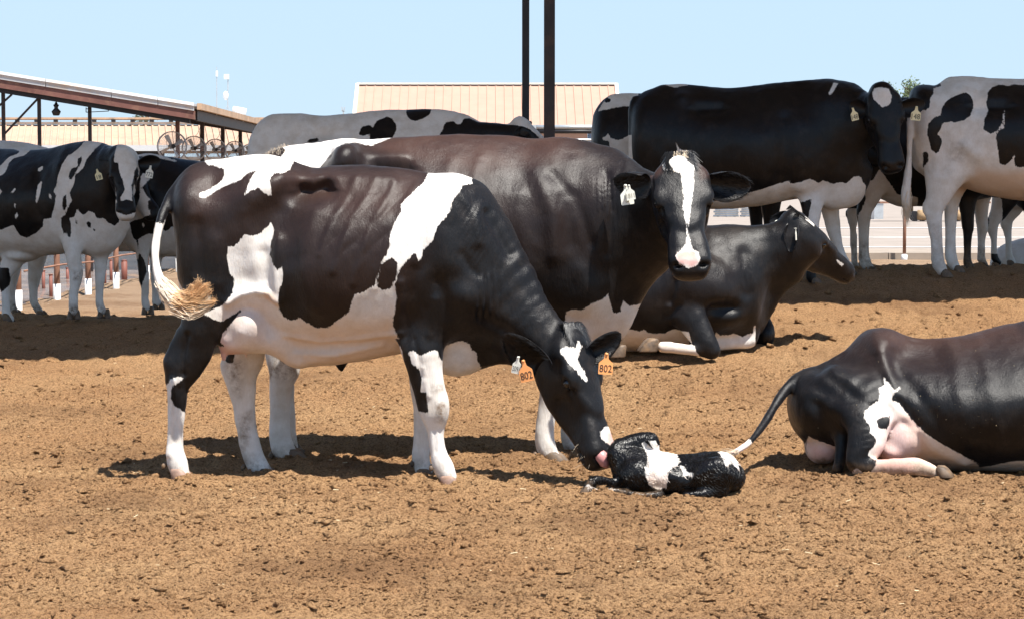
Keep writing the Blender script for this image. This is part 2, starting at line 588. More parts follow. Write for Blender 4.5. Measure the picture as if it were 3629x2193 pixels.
M['tan_trim'] = simple('pale_roof_trim', (0.72, 0.66, 0.56), 0.6, var=0.05)
M['rust_roof'] = simple('weathered_roof_sheet', (0.43, 0.292, 0.212), 0.7, var=0.14, scale=0.7, stain=(0.50, 0.34, 0.22))
M['eave_tan'] = simple('eave_gutter', (0.46, 0.31, 0.20), 0.6, var=0.25, scale=3)
M['wall_white'] = simple('white_wall', (0.55, 0.57, 0.59), 0.7, var=0.06)
M['opening_shade'] = simple('painted_opening_shade', (0.03, 0.035, 0.045), 0.8)
M['gravel'] = simple('pale_gravel', (0.29, 0.245, 0.21), 0.9, var=0.12, scale=0.8, bump=0.4, bscale=14)
M['kerb'] = simple('concrete_kerb', (0.30, 0.245, 0.195), 0.85, var=0.15, scale=2)
M['wet_lane'] = simple('wet_concrete', (0.17, 0.14, 0.13), 0.22, var=0.5, scale=1.3, stain=(0.33, 0.22, 0.15))
M['yellow'] = simple('yellow_machine_paint', (0.65, 0.34, 0.05), 0.5, var=0.15)
M['hay'] = simple('dull_brown_bundles', (0.30, 0.20, 0.11), 0.85, var=0.3, scale=6)
M['leaf'] = simple('tree_leaves', (0.12, 0.16, 0.075), 0.7, var=0.45, scale=1.5)
M['leaf_grey'] = simple('dusty_palm_leaves', (0.11, 0.13, 0.085), 0.7, var=0.3, scale=1.5)
M['bark'] = simple('tree_bark', (0.12, 0.09, 0.06), 0.9, var=0.3)
M['wire'] = simple('fence_wire', (0.25, 0.25, 0.26), 0.5, metal=0.4)
M['straw'] = simple('straw', (0.72, 0.60, 0.38), 0.7, var=0.2, scale=9)

# the corral floor: dry crumbled manure and earth
t = NT('corral_dirt')
v = t.coord()
c = t.ramp(t.noise(1.1, 5, 0.6, v), [(0.32, (0.47, 0.262, 0.125)), (0.68, (0.57, 0.345, 0.172))])
f = t.noise(85, 5, 0.78, v)
c = t.mix(t.maprange(f, 0.40, 0.52, 0.80, 0.0), c, (0.115, 0.055, 0.025))
f2 = t.noise(23, 4, 0.7, v)
c = t.mix(t.maprange(f2, 0.32, 0.42, 0.50, 0.0), c, (0.15, 0.075, 0.036))
g = t.noise(120, 3, 0.7, v)
c = t.mix(t.maprange(g, 0.55, 0.8, 0.0, 0.6), c, (0.56, 0.40, 0.24))
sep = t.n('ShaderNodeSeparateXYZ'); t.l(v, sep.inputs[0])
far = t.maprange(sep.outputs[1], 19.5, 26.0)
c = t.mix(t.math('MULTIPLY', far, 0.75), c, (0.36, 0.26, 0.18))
dampn = t.noise(0.9, 5, 0.6, v)
c = t.mix(t.maprange(dampn, 0.50, 0.68, 0.0, 0.60), c, (0.20, 0.105, 0.052))
b1 = t.bump(t.noise(30, 6, 0.8, v), 1.0, 0.035)
b2 = t.bump(f, 1.0, 0.022, b1)
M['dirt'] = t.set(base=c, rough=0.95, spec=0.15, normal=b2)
# ------------------------------------------------------------------ ground
def rise(x, y):
    """the mound under the shade roof"""
    A = 0.26 + 0.42 * sstep(-2.6, 1.6, x)
    up = np.clip((y - 11.2) / 6.1, 0, 1)
    up = np.where(up < 0.12, up * up / 0.24, up - 0.06) / 0.94
    end = 20.6 + 1.6 * sstep(-2, 2, x)
    down = 1 - sstep(18.0, 1.0, 0) * 0 - sstep(0, 1, (y - 18.1) / (end - 18.1))
    return A * up * down

foot_bumps = []
def ground_z(x, y, fine=True):
    x = np.asarray(x, float); y = np.asarray(y, float)
    z = rise(x, y)
    near = sstep(70, 30, y)
    z = z + near * (0.022 * noise2(x, y, 0.9, 1) + 0.014 * noise2(x, y, 2.3, 2))
    for fx, fy, r, h in foot_bumps:
        z = z + h * np.exp(-((x - fx)**2 + (y - fy)**2) / (r * r))
    d, v = worley2(x, y, 2.4, 61)
    pr = near * (v > .45) * (y < 24)
    z = z + pr * (-0.040 * np.exp(-(d / .12)**2) + 0.014 * np.exp(-((d - .24) / .09)**2))
    d, v = worley2(x, y, 5.5, 62)
    z = z + near * (v > .6) * (y < 24) * 0.016 * np.exp(-(d / .28)**2)
    if fine:
        n = sstep(45, 22, y)
        z = z + n * (0.0075 * noise2(x, y, 6, 3) + 0.005 * noise2(x, y, 14, 4))
        d, v = worley2(x + 0.03 * noise2(x, y, 9, 8), y, 15, 5)
        z = z + n * (v - 0.35) * 0.026 * np.clip(1 - d * 1.25, 0, 1)
        d, v = worley2(x, y + 0.02 * noise2(x, y, 14, 9), 31, 6)
        z = z + n * (v - 0.3) * 0.017 * np.clip(1 - d * 1.2, 0, 1)
        pit = np.clip(noise2(x * 0.7, y * 1.0, 19, 7) - 0.42, 0, 1)
        z = z - n * pit * 0.040
        lump = np.clip(noise2(x, y, 4.2, 12) - 0.45, 0, 1)
        z = z + n * lump * 0.035
    return z

def gz(x, y):
    return float(ground_z(np.array([x]), np.array([y]), False)[0])

def build_ground():
    xs = [0.0]; st = 0.0165
    while xs[-1] < 900:
        if xs[-1] > 3.3: st *= 1.045
        xs.append(xs[-1] + st)
    xs = np.array(xs); xs = np.concatenate([-xs[:0:-1], xs])
    ys = [6.2]; st = 0.0145
    while ys[-1] < 1500:
        if ys[-1] > 12.0: st *= 1.018
        ys.append(ys[-1] + min(st, 60))
    ys = np.concatenate([[-60, -30, -15, -8, -4, -2, 0, 1, 2, 3, 3.6, 4.2, 4.6, 5.0, 5.3, 5.6, 5.8, 6.0, 6.1], ys])
    X, Y = np.meshgrid(xs, ys)
    Z = ground_z(X.ravel(), Y.ravel())
    nx, ny = len(xs), len(ys)
    i = np.arange(nx * ny).reshape(ny, nx)
    Q = np.stack([i[:-1, :-1], i[:-1, 1:], i[1:, 1:], i[1:, :-1]], -1).reshape(-1, 4)
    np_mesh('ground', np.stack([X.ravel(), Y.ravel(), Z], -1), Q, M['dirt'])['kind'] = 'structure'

def np_mesh(name, V, Q, mat, parent=None, attrs=None, origin=(0, 0, 0)):
    me = bpy.data.meshes.new(name)
    k = Q.shape[1]
    me.vertices.add(len(V)); me.loops.add(Q.size); me.polygons.add(len(Q))
    off = np.array(origin, float)
    if parent is not None: off = np.array(parent.matrix_basis.translation)
    me.vertices.foreach_set('co', (V - off).astype(np.float32).ravel())
    me.loops.foreach_set('vertex_index', Q.astype(np.int32).ravel())
    me.polygons.foreach_set('loop_start', np.arange(0, Q.size, k, dtype=np.int32))
    me.update(calc_edges=True)
    me.shade_smooth()
    for an, av in (attrs or {}).items():
        a = me.attributes.new(an, 'FLOAT', 'POINT')
        a.data.foreach_set('value', np.asarray(av, np.float32))
    me.materials.append(mat)
    o = bpy.data.objects.new(name, me)
    if parent is None: o.location = origin
    link(o, parent)
    return o

def clods(name, n, x0, x1, y0, y1, smin, smax, seed, mat, flat=0.55):
    r = np.random.default_rng(seed)
    t = (1 + 5 ** 0.5) / 2
    ico = np.array([(-1,t,0),(1,t,0),(-1,-t,0),(1,-t,0),(0,-1,t),(0,1,t),(0,-1,-t),(0,1,-t),(t,0,-1),(t,0,1),(-t,0,-1),(-t,0,1)]) / 1.9
    fc = np.array([(0,11,5),(0,5,1),(0,1,7),(0,7,10),(0,10,11),(1,5,9),(5,11,4),(11,10,2),(10,7,6),(7,1,8),(3,9,4),(3,4,2),(3,2,6),(3,6,8),(3,8,9),(4,9,5),(2,4,11),(6,2,10),(8,6,7),(9,8,1)])
    px = r.uniform(x0, x1, n); py = y0 + (y1 - y0) * r.random(n) ** 0.9
    keep = noise2(px, py, 2.2, 21) + 0.5 * noise2(px, py, 7, 22) > r.uniform(-1.1, 0.7, n)
    px, py = px[keep], py[keep]; n = len(px)
    s = smin + (smax - smin) * r.random(n) ** 4.5
    z = ground_z(px, py) + s * 0.12
    V = ico[None] * (1 + 0.42 * r.standard_normal((n, 12, 1))) * np.stack([s * r.uniform(.8, 1.7, n), s * r.uniform(.7, 1.3, n), s * r.uniform(.4, .9, n) * flat / .55], -1)[:, None]
    a = r.uniform(0, 6.28, n)
    c, sn = np.cos(a)[:, None], np.sin(a)[:, None]
    V = np.stack([V[..., 0] * c - V[..., 1] * sn, V[..., 0] * sn + V[..., 1] * c, V[..., 2]], -1)
    V += np.stack([px, py, z], -1)[:, None]
    F = fc[None] + 12 * np.arange(n)[:, None, None]
    o = np_mesh(name, V.reshape(-1, 3), F.reshape(-1, 3), mat)
    return o

def crumbs(name, n, x0, x1, y0, y1, smin, smax, seed, mat):
    """the finest crumbs, eight faces each"""
    r = np.random.default_rng(seed)
    o8 = np.array([(1,0,0),(-1,0,0),(0,1,0),(0,-1,0),(0,0,1),(0,0,-1)], float)
    f8 = np.array([(0,2,4),(2,1,4),(1,3,4),(3,0,4),(2,0,5),(1,2,5),(3,1,5),(0,3,5)])
    py = y0 + (y1 - y0) * r.random(n) ** 1.15; px = r.uniform(-.265, .265, n) * py
    s = smin + (smax - smin) * r.random(n) ** 2
    V = o8[None] * (1 + .35 * r.standard_normal((n, 6, 1))) * (s * 1.0)[:, None, None] * np.stack([r.uniform(.8, 2.2, n), r.uniform(.7, 1.4, n), r.uniform(.6, 1.1, n)], -1)[:, None]
    a = r.uniform(0, 6.28, n); c, sn = np.cos(a)[:, None], np.sin(a)[:, None]
    V = np.stack([V[..., 0]*c - V[..., 1]*sn, V[..., 0]*sn + V[..., 1]*c, V[..., 2] + V[..., 0]*.3], -1)
    V += np.stack([px, py, ground_z(px, py) + s*.25], -1)[:, None]
    F = f8[None] + 6 * np.arange(n)[:, None, None]
    o = np_mesh(name, V.reshape(-1, 3), F.reshape(-1, 3), mat)
    o.data.shade_flat()
    return o

def straw_bits(n, seed):
    r = np.random.default_rng(seed)
    V = []; F = []
    for i in range(n):
        y = 6.8 + 8 * r.random() ** 1.2; x = r.uniform(-.26, .26) * y
        L = r.uniform(.004, .015); w = r.uniform(.0008, .0018); a = r.uniform(0, 3.14)
        z = float(ground_z(np.array([x]), np.array([y]))[0]) + .007
        d = np.array([math.cos(a), math.sin(a), r.uniform(-.25, .35)]) * L
        q = np.array([-math.sin(a), math.cos(a), 0]) * w
        p = np.array([x, y, z]); k = len(V)
        V += [p - d - q, p - d + q, p + d + q, p + d - q, p - d + [0, 0, w], p + d + [0, 0, w]]
        F += [(k, k+3, k+2, k+1), (k, k+4, k+5, k+3), (k+1, k+2, k+5, k+4)]
    o = mesh_obj('straw', V, F, M['straw'])
    return o

# ------------------------------------------------------------------ shade roof over the mound
def build_shade():
    root = empty('shade_shelter', (0.28, 16.2, 0), 'open steel shade roof on two dark posts above the mound where cows stand in shade', 'shelter')
    ang = math.radians(9.5); c, s = math.cos(ang), math.sin(ang)
    def W(u, v, z): return (0.28 + u * c - v * s, 16.2 + u * s + v * c, z)
    # long sheet panels, laid side by side, slightly sloping
    H = 5.2
    v0, v1 = SHADE_V
    for i in range(22):
        u0 = -11 + i; u1 = u0 + 1.02; dz = .035 * (i % 2)
        m = MB()
        z0, z1 = H + dz, H + .35 + dz
        vs = [W(u0, v0, z0), W(u1, v0, z0), W(u1, v1, z1), W(u0, v1, z1)]
        vs += [(x, y, z + .03) for x, y, z in vs]
        m.add(vs, [(0,3,2,1),(4,5,6,7),(0,1,5,4),(1,2,6,5),(2,3,7,6),(3,0,4,7)])
        m.build('roof_panel', M['galv'], root)
    for v in (v0 + .3, 0.0, 2.2, v1 - .3):
        m = MB(); zz = H - .09 + .35 * (v - v0) / (v1 - v0)
        m.bar(W(-11, v, zz), W(11, v, zz), .10, .16)
        m.build('beam', M['steel_brown'], root)
    for u in (-10.5, -7.0, 7.0, 10.5):
        for v, w in ((0, .085), (2.25, .065)):
            p = W(u, v, 0); m = MB()
            m.bar((p[0], p[1], gz(p[0], p[1]) - .3), (p[0], p[1], H - .1), w)
            m.build('post', M['steel_brown'], root)
    a = at(1947, 300, 16.2); m = MB()
    m.bar((a[0], 16.2, gz(a[0], 16.2) - .3), (a[0], 16.2, H - .05), .082, up=(0, 1, 0))
    m.box((a[0]-.09, 16.11, gz(a[0], 16.2) - .02), (a[0]+.09, 16.29, gz(a[0], 16.2) + .02))
    m.build('post', M['steel_brown'], root)
    a = at(1863, 200, 18.5); m = MB()
    m.bar((a[0], 18.5, gz(a[0], 18.5) - .3), (a[0], 18.5, H + .1), .062, up=(0, 1, 0))
    m.build('post', M['steel_dark'], root)

# ------------------------------------------------------------------ left freestall barn
def build_left_barn():
    YB = 33.9
    root = empty('open_barn', (-9, YB, 0), 'open-sided barn with sloping pale sheet roof, brown rafter and thin posts at left', 'barn')
    cr = at(690, 366, YB); l0 = at(0, 254, YB)
    slope = (l0[2] - cr[2]) / (l0[0] - cr[0])
    xr, zr = cr[0], cr[2]
    def zt(x): return zr + slope * (x - xr)
    xl = -15.0
    # rolled pale edge sheets of the rake, in lengths
    cuts = [xl, -12, -9.6, at(163, 300, YB)[0], at(395, 300, YB)[0], at(560, 300, YB)[0], xr]
    for a, b in zip(cuts[:-1], cuts[1:]):
        m = MB()
        prof = [(0, 0), (-.02, .045), (.0, .085), (.0, .125), (.02, .125), (.03, .02)]
        vs = []
        for x in (a, b - .012):
            for dy, dz in prof:
                vs.append((x, YB + dy, zt(x) - dz))
        n = len(prof)
        m.add(vs, [(i, (i+1) % n, n + (i+1) % n, n + i) for i in range(n)] + [tuple(range(n))[::-1], tuple(range(n, 2*n))])
        m.build('edge_sheet', M['galv_pale'], root)
    m = MB()
    m.add([(x, y, zt(x) - dz) for x in (xl, xr) for y, dz in ((YB+.02, .126), (YB+.02, .26), (YB+.07, .26), (YB+.07, .126))],
          [(0,1,5,4),(1,2,6,5),(2,3,7,6),(3,0,4,7),(0,3,2,1),(4,5,6,7)])
    m.build('rafter', M['steel_redbrown'], root)
    m = MB()
    m.add([(x, y, zt(x) - dz) for x in (xl, xr - .1) for y, dz in ((YB+.12, .24), (YB+.12, .33), (YB+.2, .33), (YB+.2, .24))],
          [(0,1,5,4),(1,2,6,5),(2,3,7,6),(3,0,4,7),(0,3,2,1),(4,5,6,7)])
    m.build('rafter', M['steel_dark'], root)
    # roof sheets running back
    y = YB + .035; i = 0
    while y < 62:
        m = MB(); y1 = y + 1.2
        vs = [(x, yy, zt(x) + dz) for yy in (y, y1 - .01) for x, dz in ((xl, -.05), (xr + .03, -.05), (xr + .03, -.012), (xl, -.012))]
        m.add(vs, [(0,1,5,4),(1,2,6,5),(2,3,7,6),(3,0,4,7),(0,3,2,1),(4,5,6,7)])
        m.build('roof_sheet', M['galv_pale'], root)
        y = y1
    # gutter and fascia along the eave
    for k in range(9):
        m = MB(); ya = YB + .01 + k * 3.1; yb = ya + 3.08
        m.bar((xr + .07, ya, zr - .055), (xr + .07, yb, zr - .055), .07, .10)
        m.build('gutter', M['eave_tan'], root)
    m = MB(); m.bar((xr - .02, YB + .2, zr - .19), (xr - .02, 61, zr - .19), .06, .16); m.build('eave_beam', M['steel_brown'], root)
    for yy in np.arange(YB + 2.5, 60, 2.6):
        m = MB()
        m.add([(x, q, zt(x) - dz) for x in (xl, xr - .05) for q, dz in ((yy, .06), (yy, .2), (yy + .07, .2), (yy + .07, .06))],
              [(0,1,5,4),(1,2,6,5),(2,3,7,6),(3,0,4,7),(0,3,2,1),(4,5,6,7)])
        m.build('rafter', M['steel_brown'], root)
    # posts
    posts = []
    for px in (12, 139, 318):
        p = at(px, 400, YB + .3)
        m = MB(); m.bar((p[0], p[1], -.2), (p[0], p[1], zt(p[0]) - .26), .052, up=(0, 1, 0)); m.build('post', M['steel_brown'], root)
    for px, Y, mt in ((629, 34.7, 'steel_redbrown'), (716, 37.4, 'steel_brown'), (789, 40.1, 'steel_brown'), (851, 42.8, 'steel_brown'), (899, 45.4, 'steel_brown')):
        p = at(px, 400, Y); posts.append(p)
        m = MB(); m.bar((p[0], Y, -.2), (p[0], Y, zt(p[0]) - .15), .062 if Y < 36 else .068, up=(0, 1, 0)); m.build('post', M[mt], root)
    for a, b in (((133, 352), (14, 478)), ((42, 336), (-30, 400))):
        m = MB(); m.bar(at(*a, YB + .3), at(*b, YB + .3), .03); m.build('brace', M['steel_brown'], root)
    m = MB()
    for a, b in (((305, 382), (305, 399)), ((305, 399), (385, 395)), ((385, 395), (385, 390)), ((305, 387), (322, 387))):
        m.bar(at(*a, YB + .28), at(*b, YB + .28), .012)
    m.build('conduit', M['steel_dark'], root)
    # hanging lamp
    L = at(199, 385, YB + .3); rt = empty('barn_lamp', L, 'dark bell-shaped lamp hanging under the left barn roof edge', 'lamp')
    m = MB(); m.tube([L + [0, 0, .33], L + [0, 0, .09]], .006, 6); m.build('cord', M['steel_dark'], rt)
    m = MB(); m.tube([L + [0, 0, d] for d in (.10, .06, .055, .015, .0, -.05, -.07, -.11, -.115)], [.012, .03, .05, .03, .03, .075, .068, .05, .04], 12)
    m.build('lamp_shade', M['steel_dark'], rt, True)
    # cooling fans on the posts
    lab = ['wire cage fan, largest and nearest, in front of the red-brown barn post',
           'wire cage fan second from the left in the row under the barn eave',
           'wire cage fan third from the left in the row under the barn eave',
           'wire cage fan fourth from the left in the row under the barn eave',
           'wire cage fan farthest back in the row, beside the pale cow rump']
    for i, (px, py, r, Y) in enumerate(((610, 520, 52, 34.55), (688, 527, 43, 37.25), (763, 532, 38, 39.95), (832, 536, 34, 42.65), (884, 541, 28, 45.25))):
        fan(px, py, r, Y, lab[i], posts[i])
    for i, (px, y0, y1, Y) in enumerate(((768, 238, 392, 38.6),)):
        a = at(px, y1, Y); b = at(px, y0, Y)
        r = empty('antenna', a, 'thin whip antenna mast rising from the left barn roof edge', 'antenna')
        m = MB(); m.tube([a - [0, 0, .2], b], [.012, .006], 6); m.build('mast', M['galv'], r)
        m = MB(); q = at(px, 262, Y); m.tube([q - [0, 0, .05], q + [0, 0, .05]], .022, 8); m.build('aerial', M['white_paint'], r)
        m = MB()
        for dx in (-.05, .05): m.bar(a + [dx, 0, -.06], a + [0, 0, .12], .008)
        m.build('bracket', M['galv'], r)
    Y = 40.1; a = at(806, 395, Y); b = at(808, 268, Y)
    r = empty('dish_mast', a, 'roof mast carrying a small white dish and a box, right of the whip antenna', 'mast')
    m = MB(); m.tube([a - [0, 0, .2], b], .010, 6); m.build('mast', M['galv'], r)
    m = MB(); q = at(800, 340, Y); m.sphere(q, .085, 14, 8, (.62, .45, 1.0)); m.build('dish', M['white_paint'], r, True)
    m = MB(); q = at(803, 272, Y); m.box(q - [.045, .03, .05], q + [.045, .03, .04]); m.bar(q + [.04, 0, -.03], b + [0, 0, -.02], .012); m.build('antenna_box', M['white_paint'], r)
    m = MB()
    for d in (-.09, .07): m.bar(a + [d, 0, -.05], at(807, 372, Y), .010)
    m.build('bracket', M['galv'], r)
    Y = 41.6; a = at(824, 392, Y); b = at(872, 401, Y)
    r = empty('roof_tank', a, 'small white cylinder lying on the left barn roof behind the masts', 'tank')
    m = MB(); m.tube([a, a + .02*(b-a), b - .02*(b-a), b], [.06, .085, .085, .06], 14); m.build('cylinder', M['white_paint'], r, True)
    m = MB()
    for t_ in (.2, .8):
        q = a + t_ * (b - a); m.bar(q + [0, 0, -.2], q, .03)
    m.build('stand', M['galv'], r)

def fan(px, py, r_px, Y, label, post):
    c = at(px, py, Y); R = r_px * Y / FPX
    root = empty('cooling_fan', c, label, 'fan', 'cage fans mounted along the barn eave posts')
    yaw = math.radians(24)
    X = np.array([math.cos(yaw), math.sin(yaw), 0]); N = np.array([-math.sin(yaw), math.cos(yaw), 0]); Z = np.array([0, 0, 1.0])
    def P(a, r, d): return c + X * (math.cos(a) * r) + Z * (math.sin(a) * r) + N * d
    w = .0015
    for side, dep in ((-1, -.085), (1, .085)):
        m = MB()
        for rr in np.linspace(.22, 1.0, 9):
            d = dep * (1 - .55 * rr ** 3)
            m.tube([P(2*math.pi*k/28, R*rr, d) for k in range(29)], w if rr < .95 else .007, 3, False)
        for k in range(26):
            a = 2*math.pi*k/26
            m.tube([P(a, R*rr, dep * (1 - .55 * rr ** 3)) for rr in (.15, .5, .8, 1.0)], w, 3, False)
        m.build('cage', M['galv_pale'], root)
    m = MB()
    m.tube([P(2*math.pi*k/28, R*.99, 0) for k in range(29)], .009, 4, False)
    m.build('rim', M['galv_pale'], root)
    m = MB(); m.tube([c - N*.05, c + N*.11], R*.17, 12); m.build('motor', M['steel_dark'], root, True)
    for k in range(4):
        a = 2*math.pi*k/4 + .5; m = MB()
        vs = []
        for rr, hw, tw in ((.15, .10, .03), (.5, .2, .03), (.86, .26, .018)):
            for s_ in (-1, 1):
                for th in (0, .004):
                    vs.append(P(a + s_*hw/rr*.55, R*rr, s_*tw + th))
        m.add(vs, [(0,4,6,2),(4,8,10,6),(1,3,7,5),(5,7,11,9),(0,1,5,4),(4,5,9,8),(2,6,7,3),(6,10,11,7),(8,9,11,10),(0,2,3,1)])
        m.build('blade', M['galv_pale'], root)
    m = MB(); m.bar(c + N*.08, (post[0], post[1], c[2]), .025); m.bar((post[0], post[1]-.04, c[2]-.05), (post[0], post[1]-.04, c[2]+.05), .05)
    m.build('mount', M['steel_redbrown'], root)
    m = MB(); q = Vector(c + Z * R*.95); e = Vector((post[0] , post[1], c[2] + R + .28))
    m.tube([q.lerp(e, k/6) - Vector((0, 0, .07*math.sin(math.pi*k/6))) for k in range(7)], .004, 4); m.build('cable', M['steel_dark'], root)

# ------------------------------------------------------------------ far barns
def gable(name, label, xe0, xe1, ye, ze, xr0, xr1, yr, zr, n, mat, rib, trim):
    root = empty(name, ((xe0+xe1)/2, ye, 0), label, 'barn')
    for i in range(n):
        t0, t1 = i / n, (i + 1) / n
        m = MB()
        A = [np.array([xe0 + (xe1-xe0)*t, ye, ze]) for t in (t0, t1)]
        B = [np.array([xr0 + (xr1-xr0)*t, yr, zr]) for t in (t0, t1)]
        g = .012
        A[1] = A[1] - [g, 0, 0]; B[1] = B[1] - [g, 0, 0]
        th = np.array([0, 0, -.05])
        vs = A + [B[1], B[0]]; vs = vs + [v + th for v in vs]
        m.add(vs, [(0,1,2,3),(7,6,5,4),(0,4,5,1),(1,5,6,2),(2,6,7,3),(3,7,4,0)])
        if rib:
            nrm = np.array([0, -(zr-ze), yr-ye]); nrm = nrm / np.linalg.norm(nrm) * rib
            for off in ((0.0, rib*1.3),) :
                a0 = A[0]; b0 = B[0]
                vs = [a0, a0 + [off[1], 0, 0], b0 + [off[1], 0, 0], b0]
                vs = vs + [v + nrm for v in vs]
                m.add(vs, [(4,5,6,7),(0,1,5,4),(1,2,6,5),(2,3,7,6),(3,0,4,7)])
        m.build('roof_panel', mat, root)
    # rear slope, walls, trims
    m = MB(); yb = yr + (yr - ye)
    m.add([(xr0, yr+.01, zr-.02), (xr1, yr+.01, zr-.02), (xe1, yb, ze), (xe0, yb, ze)], [(0,1,2,3)])
    m.add([(xr0, yr+.01, zr-.08), (xr1, yr+.01, zr-.08), (xe1, yb, ze-.06), (xe0, yb, ze-.06)], [(3,2,1,0)])
    m.build('rear_roof', mat, root)
    m = MB(); m.box((xe0+.2, ye+.5, -.1), (xe1-.2, ye+.7, ze-.35)); m.build('front_wall', trim['wall'], root)
    for x in (xe0+.2, xe1-.4):
        m = MB(); m.box((x, ye+.701, -.1), (x+.2, yb-.5, ze-.06))
        m.add([(x, ye+.701, ze-.06), (x, yb-.5, ze-.06), (x, yr, zr-.12), (x+.2, ye+.701, ze-.06), (x+.2, yb-.5, ze-.06), (x+.2, yr, zr-.12)], [(0,1,2),(5,4,3),(0,2,5,3),(1,4,5,2)])
        m.build('end_wall', trim['wall'], root)
    m = MB(); m.bar((xe0, ye-.06, ze-.06), (xe1, ye-.06, ze-.06), .14, .20); m.build('gutter', trim['gutter'], root)
    m = MB(); m.bar((xr0, yr-.1, zr+.06), (xr1, yr-.1, zr+.06), .36, .09); m.build('ridge_cap', trim['ridge'], root)
    for a, b in (((xe0, ye, ze), (xr0, yr, zr)), ((xe1, ye, ze), (xr1, yr, zr))):
        m = MB(); m.bar(a, b, .18, .2); m.build('rake_trim', M['tan_trim'], root)
    return root

